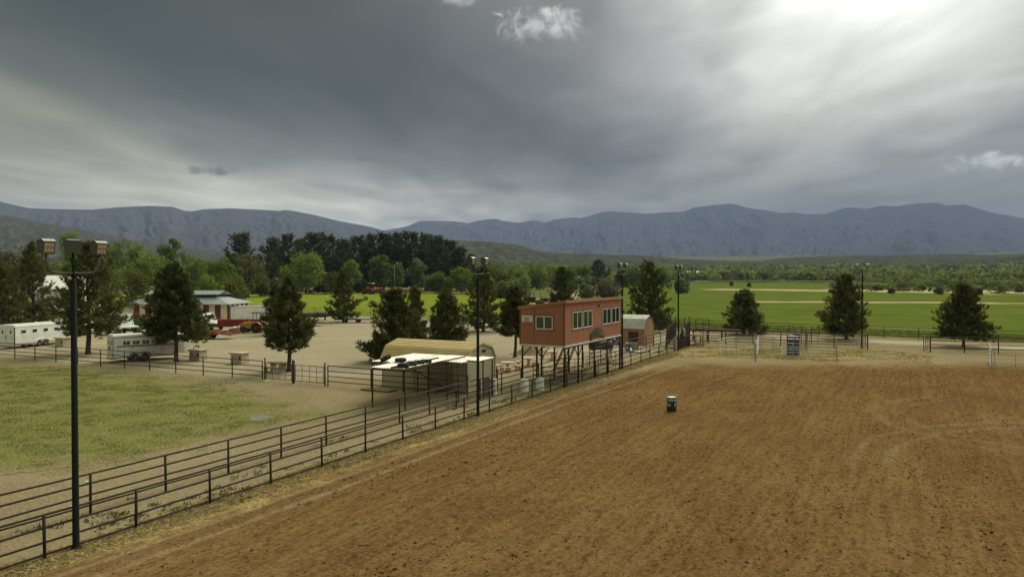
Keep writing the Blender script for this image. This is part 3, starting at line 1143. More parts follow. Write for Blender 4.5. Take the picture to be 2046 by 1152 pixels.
def broadleaf(label, loc, H, R, base=.1, seed=1, mt=LEAF_M, group=None, name="broadleaf_tree", cat="tree", **kw):
    g = np.random.default_rng(seed)
    root = thing(name, label, cat, loc, 0, group)
    v, f, t, lobes = leaf_arrays(H, R, base, g, **kw)
    v[:, 2] = np.maximum(v[:, 2], .04)
    mb = MB()
    shrub = name == "shrub"
    tr = .02 * H + .03
    if not shrub:
        mb.path([(0, 0, 0), (.02 * H, 0, H * .2), (0, .02 * H, H * .5), (0, 0, H * .75)], tr, 7, [tr * 1.3, tr, tr * .6, tr * .2])
    for c, r, q in lobes[::2]:
        s = (0, 0, H * .02) if shrub else (0, 0, H * (base + .12))
        mid = (c[0] * .45, c[1] * .45, (s[2] + c[2]) * .55)
        mb.path([s, mid, tuple(c)], tr * .4, 4, [tr * .45, tr * .3, tr * .12])
    mb.build("stem" if shrub else "trunk", BARK_G, root, smooth=True)
    OB("foliage" if shrub else "crown", np_mesh("crown", v, f, {"tint": t}), mt, root)
    return root


def leafy_px(label, px, d, by, ty, wpx, seed, base=.08, mt=LEAF_M, group=None, **kw):
    """broad-leaved tree on the bearing px at distance d; rows by/ty only set its height"""
    p = AT(px, d)
    H = CAM_H + (550 - ty) / FPX * d
    sz = kw.pop("size", max(.28, .0016 * d))
    return broadleaf(label, p, H, wpx * d / FPX / 2, base, seed, mt, group, size=sz, **kw)


BG = "broad-leaved trees behind the stable"
leafy_px("light green tree rising highest behind the near floodlight heads", 140, 300, 0, 462, 66, 41, mt=LEAF_L, group=BG)
leafy_px("dark olive tree at the far left, above the white horse trailer", 28, 250, 0, 498, 110, 42, mt=LEAF_O, group=BG, leaves=3600)
leafy_px("reddish olive tree left of the white barn roof", 84, 230, 0, 500, 90, 43, mt=LEAF_O, group=BG, leaves=3400)
leafy_px("mid green tree just right of the near floodlight heads", 232, 290, 0, 479, 84, 44, mt=LEAF_M, group=BG, leaves=3200)
leafy_px("green tree behind the tallest crown right of the near pole", 272, 330, 0, 484, 70, 45, mt=LEAF_M, group=BG)
leafy_px("yellow green tree above the left end of the stable roof", 312, 240, 0, 503, 104, 46, mt=LEAF_L, group=BG, leaves=4200)
leafy_px("round dark green dome rising behind the yellow green tree", 339, 380, 0, 473, 56, 47, mt=LEAF_M, group=BG)
leafy_px("fresh green tree behind the middle of the stable", 386, 260, 0, 503, 74, 48, mt=LEAF_L, group=BG, leaves=3000)
leafy_px("green tree behind the right end of the stable", 434, 215, 0, 516, 72, 49, mt=LEAF_M, group=BG, leaves=3000)
leafy_px("low dark tree filling the gap right of the stable", 455, 190, 0, 562, 60, 50, mt=LEAF_O, group=BG)
leafy_px("brownish olive tree left of the pasture", 496, 270, 0, 511, 86, 51, mt=LEAF_O, group=BG, leaves=3600)
leafy_px("big domed yellow green tree standing at the far edge of the pasture", 611, 325, 0, 509, 104, 52, mt=LEAF_L, group="trees along the pasture edge", leaves=5200, n_lobes=26, gap=.3)
leafy_px("small pale green tree behind the open tiered pine", 553, 290, 0, 555, 34, 53, mt=LEAF_G, group="trees along the pasture edge")
leafy_px("green tree leaning right at the dark grove, left of the red tractor", 697, 335, 0, 519, 56, 54, mt=LEAF_M, group="trees along the pasture edge", leaves=3000)
leafy_px("low olive tree under the leaning green tree", 668, 320, 0, 545, 60, 55, mt=LEAF_O, group="trees along the pasture edge")
leafy_px("fresh green tree behind the red tractor", 764, 350, 0, 510, 62, 56, mt=LEAF_M, group="trees along the pasture edge", leaves=3000)
leafy_px("slim green tree right of the fresh green tree behind the tractor", 794, 345, 0, 524, 40, 57, mt=LEAF_G, group="trees along the pasture edge")
leafy_px("grey green flowering tree in front of the dark grove", 833, 340, 0, 517, 58, 58, mt=LEAF_G, group="trees along the pasture edge", leaves=3200)
leafy_px("round yellow green shrub at the right foot of the dark grove", 922, 330, 0, 536, 58, 59, mt=LEAF_L, group="trees along the pasture edge", name="shrub", cat="shrub")
leafy_px("wide low green shrub under the right side of the dark grove", 872, 332, 0, 548, 66, 60, mt=LEAF_M, group="trees along the pasture edge", name="shrub", cat="shrub")
leafy_px("dark low shrub at the pasture's far left corner", 565, 318, 0, 562, 56, 61, mt=LEAF_O, group="trees along the pasture edge", name="shrub", cat="shrub")
leafy_px("dark shrub between the domed tree and the leaning tree", 652, 330, 0, 556, 44, 62, mt=LEAF_O, group="trees along the pasture edge", name="shrub", cat="shrub")
leafy_px("shady low shrub just left of the red tractor", 716, 345, 0, 560, 40, 63, mt=LEAF_O, group="trees along the pasture edge", name="shrub", cat="shrub")

for i, (px, d, ty, w, mt_, lab) in enumerate([
        (160, 205, 545, 80, LEAF_M, "low leafy tree behind the near pole, left of the stable"), (215, 215, 530, 90, LEAF_M, "leafy tree between the near pole and the stable's left end"),
        (270, 200, 538, 80, LEAF_O, "olive tree directly behind the stable's left end"), (355, 195, 543, 84, LEAF_M, "low green tree behind the stable's middle"),
        (415, 185, 548, 66, LEAF_L, "bright low tree behind the stable's right half"), (110, 260, 520, 90, LEAF_M, "green tree just right of the white barn roof"),
        (470, 235, 548, 60, LEAF_M, "low green tree at the pasture's left end"), (520, 280, 545, 60, LEAF_O, "brown green tree left of the pale small tree")]):
    leafy_px(lab, px, d, 0, ty, w, 230 + i, base=0.0, mt=mt_, group=BG, leaves=2600, n_lobes=18)

# the dark pine grove: three crowns, copied
GROVE = "tall dark pines of the grove behind the pasture"


def grove_mesh(seed, H=27.0, R=8.2):
    g = np.random.default_rng(seed)
    v, f, t, limbs = pine_arrays(H, R, .10, g, n_br=95, per=11, nb=10, bl=1.15, bw=.17, power=.42, top_round=.75)
    return np_mesh("crown", v, f, {"tint": t}), trunk_mb(H, .42, (0, 0), .1, limbs[::4], 4).mesh("trunk", True)


gm = [grove_mesh(s) for s in (71, 72, 73)]
for _c, _t in gm:
    _c.materials.append(PINE_B)
    _t.materials.append(BARK)
grove = [(484, 474, 400, 0), (546, 484, 402, 1), (574, 477, 398, 2), (602, 484, 404, 0), (628, 475, 395, 1), (656, 479, 402, 2), (686, 486, 390, 0), (714, 481, 402, 1), (744, 478, 396, 2),
         (768, 474, 404, 0), (796, 476, 398, 1), (822, 473, 404, 2), (850, 476, 398, 0), (874, 480, 392, 1), (898, 488, 396, 2), (920, 500, 390, 0), (940, 514, 388, 1)]
for i, (px, ty, d, k) in enumerate(grove):
    p = AT(px, d + 9 * math.sin(i * 2.7))
    H = CAM_H + (550 - ty) / FPX * p.y
    lab = "lone dark pine standing left of the grove behind the pasture" if i == 0 else f"tall dark pine of the grove behind the pasture, {ordinal(i - 1)} from its left end"
    root = thing("grove_pine", lab, "tree", p, i * 1.7, GROVE)
    sc = H / 27.0
    w = sc * (1.28 + .25 * math.sin(i * 1.9))
    for nm, me in (("crown", gm[k][0]), ("trunk", gm[k][1])):
        o = OB(nm, me, None, root)
        o.scale = (w, w, sc)

leafy_px("small dark rounded tree left of the lone dark pine", 458, 395, 0, 502, 24, 76, mt=LEAF_O, group=BG)
pine_px("dark spire of a blue green conifer among the pasture trees", 548, 588, 522, 30, .05, 77, mt=PINE_B, n_br=60, nb=9, bl=1.0, bw=.13, power=.7)
pine_px("wide dark conifer beyond the announcer cabin, out in the fields", 1196, 572, 524, 56, .03, 78, mt=PINE_B, n_br=80, nb=9, bl=1.3, bw=.2, power=.7, group="conifers out in the fields")
pine_px("small dark conifer right of the wide dark one beyond the cabin", 1240, 574, 545, 30, .03, 79, mt=PINE_B, n_br=50, nb=9, bl=1.3, bw=.2, power=.6, group="conifers out in the fields")

# shrubs of the thicket between the pasture and the river wood
TH = "shrubs of the thicket right of the dark grove"
thick = [(968, 300, 548, 52, LEAF_L, "yellow green shrub behind the second floodlight pole"), (990, 345, 533, 64, LEAF_M, "green thicket shrub right of the second floodlight heads"),
         (1012, 262, 563, 50, LEAF_G, "pale green low shrub behind the pine left of the cabin"), (1038, 272, 555, 62, LEAF_G, "rounded pale green shrub above the cabin's left roof corner"),
         (1030, 380, 531, 70, LEAF_M, "taller mid green shrub behind the rounded pale one"), (1072, 420, 528, 66, LEAF_M, "bright green shrub left of the red dirt track"),
         (985, 430, 526, 60, LEAF_O, "olive shrub furthest back in the thicket, near the grove"), (1005, 300, 546, 46, LEAF_O, "brownish shrub in the middle of the thicket"),
         (1215, 255, 566, 80, LEAF_P, "mauve grey twiggy shrub behind the announcer cabin roof"), (1172, 268, 568, 40, LEAF_G, "pale green shrub left of the mauve twiggy one"),
         (1361, 330, 557, 40, LEAF_G, "grey green shrub behind the fourth floodlight pole"), (1128, 470, 534, 60, LEAF_M, "green shrub beyond the pine above the cabin"),
         (1055, 500, 527, 60, LEAF_L, "light green shrub at the back of the thicket")]
thick += [(975, 385, 535, 62, LEAF_G, "pale shrub peeping out right of the grove's last pine"), (1045, 335, 541, 56, LEAF_L, "light shrub between the pale rounded shrub and the track"),
          (1090, 520, 529, 64, LEAF_L, "light green shrub right at the top of the red dirt track"), (950, 345, 544, 44, LEAF_O, "brown olive shrub left of the second floodlight pole"),
          (1160, 560, 531, 66, LEAF_M, "mid green shrub between the cabin pine and the wide dark conifer"), (1000, 268, 570, 44, LEAF_G, "low pale shrub nearest the pasture, behind the pole pine"),
          (1262, 600, 533, 60, LEAF_M, "mid green shrub right of the third floodlight heads"), (1320, 640, 536, 60, LEAF_L, "light green shrub left of the fourth floodlight heads")]
for i, (px, d, ty, w, mt_, lab) in enumerate(thick):
    leafy_px(lab, px, d, 0, ty, w, 90 + i, base=.0, mt=mt_, group=TH, name="shrub", cat="shrub", leaves=2000, n_lobes=18, gap=.3)

# bushes on the sandy strip at the right
SB = "bushes on the sandy strip beyond the crop field"
for i, (px, by, ty, w) in enumerate([(1876, 588, 573, 20), (1933, 585, 570, 24), (1953, 589, 577, 22), (2003, 582, 570, 28), (1782, 586, 576, 16), (1752, 580, 572, 26), (1842, 580, 571, 20), (1903, 578, 569, 26),
                                      (1802, 577, 570, 22), (1975, 577, 569, 30), (1716, 577, 571, 20), (2038, 584, 573, 22), (1461, 571, 562, 10), (1497, 573, 565, 8), (1663, 585, 579, 14)]):
    p = G(px, by)
    lab = f"small green bush on the sandy strip, {ordinal(i)} by nearness to the tall pine" if False else None
    H = (by - ty) * p.y / FPX
    names = ["lone dark bush on pale sand above the right-hand pine", "bush just right of the right-hand pine's tip", "low bush on sand right of the pine tip", "wide bush near the right end of the sandy strip",
             "small bush right of the far floodlight pole", "flat bush behind the far floodlight pole", "bush at the back of the sand, left of the lone dark bush", "bush behind the lone dark bush on the sand",
             "little bush at the back edge of the sand near the pole", "broad flat bush at the back right of the sand", "flat bush left of the far floodlight pole", "bush at the right edge of the view on the sand",
             "tiny bush at the crop field's far edge, left one", "tiny bush at the crop field's far edge, right one", "low bush at the tip of the pale sand strip in the crop"]
    broadleaf(names[i], p, H, w * p.y / FPX / 2, .0, 130 + i, [LEAF_G, LEAF_M, LEAF_O][i % 3], SB, "shrub", "shrub", leaves=700, n_lobes=10, size=.0017 * p.y, gap=.28)


# the wood along the river: one mass far away
def river_wood():
    g = np.random.default_rng(201)
    V, F, T = [], [], []
    off = 0
    n = 0
    spots = []
    while n < 3000:
        px = g.uniform(-150, 2250)
        lim = np.interp(px, [-150, 900, 960, 1230, 1260, 1690, 1730, 1800, 2046, 2250], [560, 560, 500, 560, 830, 840, 700, 520, 470, 460]) + 25 * math.sin(px * .03)
        d = lim + 900 * g.uniform() ** 1.9
        x = (px - CX) / FPX * d
        hh = g.uniform(.55, 1.05) * min(19.0, d * .0168)
        if px > 1690 and d < lim + 160:
            hh *= .62
        spots.append((x, d, hh))
        n += 1
    for (x, d, hh) in spots:
        k = int(g.integers(46, 72))
        R = hh * g.uniform(.45, .8)
        dd = unit(g.normal(size=(k, 3)))
        dd[:, 2] = np.abs(dd[:, 2]) * 1.0 - .15
        lump = 1 + .25 * np.sin(dd[:, 0] * 5 + x) * np.cos(dd[:, 1] * 4 + d)
        z0 = float(ground_height(np.array([x]), np.array([d]))[0])
        P = np.stack([x + dd[:, 0] * R * lump * g.uniform(.6, 1, k), d + dd[:, 1] * R * lump, z0 + hh * .42 + dd[:, 2] * hh * .58 * lump], -1)
        nr = unit(dd * .9 + g.normal(size=(k, 3)) * .6)
        a = perp(nr, g)
        b = np.cross(nr, a)
        s = (hh * g.uniform(.10, .21, k))[:, None]
        v = np.stack([P - a * s, P - b * s * .7, P + a * s, P + b * s * .7], 1).reshape(-1, 3)
        V.append(v)
        T.append(np.repeat(np.clip(g.uniform(0, .8) + g.normal(0, .16, k), 0, 1), 4))
    V, T = np.concatenate(V), np.concatenate(T)
    me = np_mesh("river_wood", V, np.arange(len(V)).reshape(-1, 4), {"tint": T})
    struct(OB("river_wood", me, foliage("leaf_far", (.092, .115, .030), (.35, .38, .12), .38)), "stuff")


river_wood()


def strip_brush():
    """low brush matted over the sandy strip and its back edge"""
    g = np.random.default_rng(207)
    V, T = [], []
    for _ in range(420):
        px = g.uniform(1660, 2200)
        d = np.interp(px, [1660, 1760, 2046, 2200], [430, 360, 320, 310]) + 190 * g.uniform() ** .75
        if fbm(np.array([px * .02]), np.array([d * .03]), 33)[0] < .40:
            continue
        x = (px - CX) / FPX * d
        R, hh, k = g.uniform(1.2, 4.2), g.uniform(.7, 2.4), 34
        a, q = g.uniform(0, 6.28, k), g.uniform(0, 1, k) ** .5
        P = np.stack([x + np.cos(a) * q * R, d + np.sin(a) * q * R, hh * (1 - q * q) * g.uniform(.4, 1.1, k) + .1], -1)
        nr = unit(g.normal(size=(k, 3)) + np.array([0, 0, .8]))
        u = perp(nr, g)
        w = np.cross(nr, u)
        s = g.uniform(.25, .6, k)[:, None]
        V.append(np.stack([P - u * s, P - w * s, P + u * s, P + w * s], 1).reshape(-1, 3))
        T.append(np.repeat(np.clip(g.uniform(.1, .8) + g.normal(0, .15, k), 0, 1), 4))
    V, T = np.concatenate(V), np.concatenate(T)
    struct(OB("strip_brush", np_mesh("strip_brush", V, np.arange(len(V)).reshape(-1, 4), {"tint": T}), foliage("leaf_brush", (.085, .095, .034), (.24, .24, .095), .3)), "stuff")


strip_brush()


# low scrub dotting the plain in front of the hills
def plain_scrub():
    g = np.random.default_rng(205)
    n = 5200
    px = g.uniform(-300, 2350, n)
    d = np.exp(g.uniform(math.log(1200), math.log(4200), n))
    x = (px - CX) / FPX * d
    hh = g.uniform(1.8, 4.5, n)
    z = ground_height(x, d)
    V, T = [], []
    for j in range(5):
        dd = unit(g.normal(size=(n, 3)))
        dd[:, 2] = np.abs(dd[:, 2])
        P = np.stack([x, d, z], -1) + dd * hh[:, None] * .7
        a = perp(dd, g)
        b = np.cross(dd, a)
        s = (hh * .6)[:, None]
        V.append(np.stack([P - a * s, P - b * s, P + a * s, P + b * s], 1).reshape(-1, 3))
        T.append(np.repeat(g.uniform(0, .7, n), 4))
    V, T = np.concatenate(V), np.concatenate(T)
    struct(OB("plain_scrub", np_mesh("plain_scrub", V, np.arange(len(V)).reshape(-1, 4), {"tint": T}), foliage("leaf_juniper", (.030, .036, .018), (.08, .085, .045), .15)), "stuff")


plain_scrub()


# ---------------------------------------------------------------- grass, weeds, straw, clods
def tufts(name, pts, h, nb, spread, mt_, seed, lay=0.0):
    g = np.random.default_rng(seed)
    n = len(pts)
    k = n * nb
    base = np.repeat(np.asarray(pts), nb, 0) + g.normal(size=(k, 3)) * np.array([spread, spread, 0])
    dirs = g.normal(size=(k, 3)) * np.array([.6, .6, .1]) + np.array([0, 0, 1 - lay])
    if lay:
        dirs[:, 2] = np.abs(dirs[:, 2]) * .3 + .03
    dirs = unit(dirs)
    ln = h * g.uniform(.5, 1.3, k)
    v, f = blades(base, dirs, ln, ln * .13 + .004, g)
    T = np.repeat(np.repeat(g.uniform(.1, .9, n), nb) * .7 + g.uniform(0, .3, k), 3)
    struct(OB(name, np_mesh(name, v, f, {"tint": T}), mt_), "stuff")


def ground_cover():
    g = np.random.default_rng(301)
    # grass of the worn lawn
    x0, y0 = LAWN.min(0)
    x1, y1 = LAWN.max(0)
    x, y = g.uniform(x0, x1, 60000), g.uniform(y0, y1, 60000)
    za, _ = zone(x, y)
    pat = fbm(x * .8, y * .8, 91)
    k = (za[:, 1] * sstep(.36, .6, pat) > g.uniform(.1, .9, len(x))) & (y > 22) & (np.abs(x / y) < .75)
    p = np.stack([x, y, np.full_like(x, .012)], -1)[k]
    tufts("lawn_grass", p, .06, 6, .14, GRASS, 302)
    # weeds in the alley and at the posts
    s, t = g.uniform(-3.0, 1.0, 2600), g.uniform(-8, 66, 2600)
    k = fbm(s * .9, t * .35, 93) > .60
    xy = np.array([(ST(a, b).x, ST(a, b).y, .004) for a, b in zip(s[k], t[k])])
    tufts("alley_weeds", xy, .13, 9, .09, GRASS, 303)
    # straw swept along the fence and round the pens
    s, t = g.uniform(-.5, 24, 90000), g.uniform(-10, 76, 90000)
    x = P0.x + RV.x * s + FV.x * t
    y = P0.y + RV.y * s + FV.y * t
    za, _ = zone(x, y)
    k = (za[:, 2] > g.uniform(.15, 1.0, len(s))) & (np.abs(x / y) < .72)
    k2 = (s > 1.5) & (t < 50)
    k &= ~k2
    s2, t2 = g.uniform(-.6, 1.5, 26000), g.uniform(-9, 60, 26000)
    X2 = P0.x + RV.x * s2 + FV.x * t2
    Y2 = P0.y + RV.y * s2 + FV.y * t2
    z2, _ = zone(X2, Y2)
    kk = z2[:, 2] > g.uniform(.15, 1.0, len(s2))
    pts = np.concatenate([np.stack([x, y, np.full_like(x, .02)], -1)[k], np.stack([X2, Y2, np.full_like(X2, .02)], -1)[kk]])
    tufts("loose_straw", pts, .15, 3, .12, STRAW, 304, lay=1.0)
    # crop stubble texture at the field's near edge
    q = g.uniform(55, 165, 9000)
    w = g.uniform(1.0, 14, 9000) ** 1.0
    xy = L4A + L4D * q[:, None] + L4N * w[:, None]
    tufts("field_edge_grass", np.stack([xy[:, 0], xy[:, 1], np.full(len(q), .03)], -1), .2, 4, .2, foliage("crop_blade", (.095, .135, .028), (.20, .235, .06), .35), 305)


ground_cover()


def clods():
    """damp lumps turned up by hooves and the harrow"""
    g = np.random.default_rng(311)
    n = 52000
    s = g.uniform(2.0, 58, n)
    t = g.uniform(-20, 68, n)
    x = P0.x + RV.x * s + FV.x * t
    y = P0.y + RV.y * s + FV.y * t
    za, _ = zone(x, y)
    k = (za[:, 0] > .6) & (y > 17) & (np.abs(x / y) < .72) & (fbm(s * .35, t * .2, 97) > g.uniform(.25, .72, n))
    x, y, s, t = x[k], y[k], s[k], t[k]
    n = len(x)
    r = g.uniform(.016, .042, n) * g.choice([1, 1, 1, 1.5], n)
    ang = g.uniform(0, 6.28, n)
    ring = np.arange(5) * 2 * math.pi / 5
    jr = g.uniform(.6, 1.3, (n, 5))
    el = g.uniform(1.0, 1.9, n)[:, None]
    lx = np.cos(ring)[None] * jr * r[:, None] * el
    ly = np.sin(ring)[None] * jr * r[:, None]
    ca, sa = np.cos(ang)[:, None], np.sin(ang)[:, None]
    zb = .05
    ringv = np.stack([x[:, None] + lx * ca - ly * sa, y[:, None] + lx * sa + ly * ca, np.full((n, 5), zb)], -1)
    top = np.stack([x + g.normal(0, .2, n) * r, y + g.normal(0, .2, n) * r, zb + r * g.uniform(.5, 1.0, n)], -1)[:, None]
    v = np.concatenate([ringv, top], 1).reshape(-1, 3)
    b = (np.arange(n) * 6)[:, None, None]
    tri = np.array([(i, (i + 1) % 5, 5) for i in range(5)])[None]
    f = (b + tri).reshape(-1, 3)
    m = mat("damp_clod", (.085, .047, .018), .95, var=.4, scale=.8, spec=.1)
    struct(OB("arena_clods", np_mesh("arena_clods", v, f), m), "stuff")


clods()


def pebbles():
    g = np.random.default_rng(321)
    n = 5000
    s, t = g.uniform(-30, 3, n), g.uniform(-10, 60, n)
    x = P0.x + RV.x * s + FV.x * t
    y = P0.y + RV.y * s + FV.y * t
    k = (y > 18) & (np.abs(x / y) < .72)
    x, y = x[k], y[k]
    n = len(x)
    r = g.uniform(.012, .035, n) * g.choice([1, 1, 1, 1.8], n)
    ring = np.arange(5) * 2 * math.pi / 5
    jr = g.uniform(.7, 1.3, (n, 5)) * r[:, None]
    ringv = np.stack([x[:, None] + np.cos(ring) * jr, y[:, None] + np.sin(ring) * jr, np.full((n, 5), .0)], -1)
    top = np.stack([x, y, r * .8 + .01], -1)[:, None]
    v = np.concatenate([ringv, top], 1).reshape(-1, 3)
    f = ((np.arange(n) * 6)[:, None, None] + np.array([(i, (i + 1) % 5, 5) for i in range(5)])[None]).reshape(-1, 3)
    struct(OB("gravel_stones", np_mesh("gravel_stones", v, f), mat("pale_stone", (.42, .37, .30), .9, var=.35, scale=1.5)), "stuff")


pebbles()
# ================================================================ object materials
RUST = mat("rusty_pipe", (.060, .030, .022), .75, .1, var=.35, scale=3, dirt=(.12, .05, .025), damt=.6, dscale=4)
RUST_D = mat("dark_pipe", (.030, .022, .018), .7, .2, var=.3, scale=2, dirt=(.07, .04, .025), damt=.5, dscale=3)
GALV = mat("galvanised_pipe", (.44, .44, .42), .5, .1, var=.15, scale=4, dirt=(.22, .17, .12), damt=.5, dscale=3)
POLE = mat("dark_green_pole", (.010, .013, .009), .7, .0, var=.25, scale=1.5, dirt=(.02, .017, .012), damt=.4, spec=.2)
LAMPBOX = mat("lamp_housing", (.09, .088, .082), .5, .3, var=.15, scale=4)
LAMPTOP = mat("lamp_top", (.46, .46, .44), .45, .1, var=.12, scale=5)  # pale colour carries the sky's reflection on the housing tops
LENS = mat("lamp_lens", (.34, .26, .17), .25, 0, var=.1, scale=6, spec=.6)
LENSB = mat("lamp_bulb", (.78, .70, .52), .3, 0, var=.05)
WHITE = mat("white_paint", (.88, .88, .85), .45, 0, var=.05, scale=1.2, dirt=(.42, .37, .29), damt=.35, dscale=1.6)
WHITE_C = mat("clean_white_paint", (.90, .90, .88), .4, 0, var=.03, scale=1, dirt=(.6, .57, .5), damt=.3, dscale=1.2)
WHITE_D = mat("dusty_white_paint", (.80, .785, .74), .55, 0, var=.06, scale=1.4, dirt=(.38, .32, .25), damt=.5, dscale=1.1)
BLACK = mat("black_rubber", (.022, .022, .022), .85, 0, var=.2, scale=5, dirt=(.10, .085, .065), damt=.5, dscale=4, spec=.2)
DARK = mat("dark_metal", (.028, .028, .028), .6, .2, var=.2, scale=4)
RIM_W = mat("white_rim", (.62, .62, .60), .5, .2, var=.1, scale=5)
RIM_T = mat("tan_rim", (.42, .33, .20), .6, .1, var=.15, scale=5)
RIM_O = mat("orange_rim", (.55, .17, .035), .6, 0, var=.15, scale=5)
GLASS = mat("dark_window_glass", (.018, .022, .020), .12, 0, var=.1, scale=1, spec=.8)
GLASS_G = mat("cabin_window_glass", (.030, .042, .030), .08, 0, var=.2, scale=.7, spec=.9)
CABIN = mat("cabin_siding_red", (.40, .165, .094), .8, 0, var=.08, scale=.9, dirt=(.45, .22, .135), damt=.5, dscale=.6)
CABIN_T = mat("cabin_trim_brown", (.15, .062, .038), .75, 0, var=.12, scale=2)
CABIN_R = mat("cabin_roof_edge", (.42, .23, .14), .6, .1, var=.12, scale=1.5)
TAN_R = mat("tan_metal_roof", (.72, .53, .27), .5, .0, var=.12, scale=.9, dirt=(.80, .70, .52), damt=.6, dscale=1.4)
TAN_W = mat("tan_metal_wall", (.52, .46, .32), .6, .0, var=.06, scale=1, dirt=(.46, .38, .25), damt=.45, dscale=.9)
TRIM_T = mat("shed_trim", (.27, .20, .12), .6, .1, var=.12, scale=2)
TRIM_L = mat("shed_trim_light", (.66, .58, .44), .5, .1, var=.08, scale=2)
BRN_W = mat("brown_metal_wall", (.46, .25, .145), .65, .1, var=.08, scale=1, dirt=(.22, .12, .075), damt=.4)
TIN = mat("corrugated_tin", (.60, .60, .58), .5, .1, var=.1, scale=1.0, dirt=(.34, .30, .25), damt=.65, dscale=1.8)
TIN_G = mat("grey_tin_roof", (.33, .36, .40), .45, .3, var=.1, scale=.5, dirt=(.45, .46, .47), damt=.5, dscale=.4)
BARNRED = mat("barn_red", (.21, .042, .030), .75, 0, var=.1, scale=1, dirt=(.14, .04, .03), damt=.4)
CREAM = mat("barn_cream", (.80, .76, .55), .7, 0, var=.06, scale=1, dirt=(.45, .41, .28), damt=.4)
CONC = mat("concrete", (.50, .43, .31), .9, 0, var=.1, scale=2.5, dirt=(.30, .24, .16), damt=.5, dscale=1.5, bump=.2, bscale=25)
CONC_P = mat("pink_concrete", (.62, .46, .35), .9, 0, var=.1, scale=3, dirt=(.42, .29, .21), damt=.45, dscale=2)
RED = mat("red_paint", (.27, .022, .020), .5, 0, var=.12, scale=2, dirt=(.20, .035, .025), damt=.5, dscale=2)
RED_D = mat("dull_red_paint", (.27, .040, .026), .65, 0, var=.15, scale=1.5, dirt=(.16, .07, .045), damt=.6, dscale=1.3)
ORANGE = mat("loader_orange", (.70, .33, .07), .6, 0, var=.12, scale=2, dirt=(.36, .20, .08), damt=.5, dscale=2)
GREEN = mat("tractor_green", (.035, .12, .035), .5, 0, var=.12, scale=2)
BLUE = mat("blue_paint", (.06, .085, .16), .5, .1, var=.12, scale=3, dirt=(.15, .17, .22), damt=.5, dscale=2)
BLUE_L = mat("blue_plastic_drum", (.11, .145, .21), .45, 0, var=.12, scale=3, dirt=(.28, .29, .31), damt=.5, dscale=2)
DRUM_G = mat("green_drum", (.010, .030, .016), .45, 0, var=.2, scale=4)
LETTER = mat("white_letter", (.68, .70, .64), .6, 0, var=.06, scale=6)
PLY = mat("weathered_wood", (.24, .17, .105), .9, 0, var=.2, scale=3, dirt=(.36, .28, .19), damt=.5, bump=.3, bscale=20)
YELL = mat("yellow_lumber", (.42, .29, .12), .8, 0, var=.12, scale=3)
GREYM = mat("grey_metal", (.30, .30, .29), .6, .2, var=.12, scale=3)
STRIPE = mat("maroon_stripe", (.17, .045, .035), .55, 0, var=.1, scale=2)


# ---------------------------------------------------------------- shared makers
def arc(c, r, a0, a1, n=5):
    """points of an arc in the x-z plane"""
    return [(c[0] + r * math.cos(R_(a0 + (a1 - a0) * i / n)), c[1] + r * math.sin(R_(a0 + (a1 - a0) * i / n))) for i in range(n + 1)]


def wheel(parent, loc, r, w=.22, rim=RIM_W, rim_q=.6, lug=False, name="wheel"):
    """tyre (axle along y) with a rim as its child"""
    a = w / 2
    prof = [(r * .55, -a * .9), (r * .86, -a), (r * .97, -a * .8), (r, -a * .4), (r, a * .4), (r * .97, a * .8), (r * .86, a), (r * .55, a * .9)]
    mb = MB().lathe(prof, 20, ax='y')
    if lug:
        for i in range(14):
            t = 2 * math.pi * i / 14
            c, s = math.cos(t), math.sin(t)
            mb.tube((c * r * .99, -a, s * r * .99), (math.cos(t + .2) * r * .99, 0, math.sin(t + .2) * r * .99), r * .05, 4)
            mb.tube((math.cos(t + .2) * r * .99, 0, math.sin(t + .2) * r * .99), (c * r * .99, a, s * r * .99), r * .05, 4)
    o = mb.build(name, BLACK, parent, loc, smooth=True)
    q = r * rim_q
    m2 = MB().lathe([(q, -a * .86), (q * .86, -a * .93), (q * .75, -a * .5), (q * .3, -a * .55), (q * .26, -a * .96), (.01, -a * .98)], 18, ax='y')
    m2.lathe([(q, a * .86), (q * .86, a * .93), (q * .75, a * .5), (q * .3, a * .55), (q * .26, a * .96), (.01, a * .98)], 18, ax='y')
    m2.build("rim", rim, o, smooth=True)
    return o


def pipe_fence(label, pts, height, rail_z, spacing, post_r=.044, rail_r=.033, m=RUST, group="pipe rail fences", name="pipe_fence", gaps=(), post_top=0.0, seed=0, ends=True):
    """pipe rail fence along a polyline: every post and every rail is a part"""
    pts = [Vector((p[0], p[1], 0)) for p in pts]
    root = thing(name, label, "fence", pts[0], 0, group)
    g = random.Random(seed + 5)
    posts = []
    for a, b in zip(pts[:-1], pts[1:]):
        L = (b - a).length
        n = max(1, round(L / spacing))
        posts += [a.lerp(b, i / n) for i in range(n)]
    posts.append(pts[-1])
    pm = MB().tube((0, 0, -.05), (0, 0, height + post_top), post_r, 8).mesh("post", True)
    for p in posts:
        o = OB("post", pm, m, root, p - pts[0])
        o.rotation_euler = (g.uniform(-.012, .012), g.uniform(-.012, .012), g.uniform(0, 3))
    for z in rail_z:
        line = [p - pts[0] + Vector((0, 0, z + g.uniform(-.015, .015))) for p in posts]
        pp = []
        for a, b in zip(line[:-1], line[1:]):
            pp += [a, a.lerp(b, .5) + Vector((0, 0, g.uniform(-.012, .004)))]
        pp.append(line[-1])
        MB().path(pp, rail_r, 6).build("rail", m, root, smooth=True)
    return root


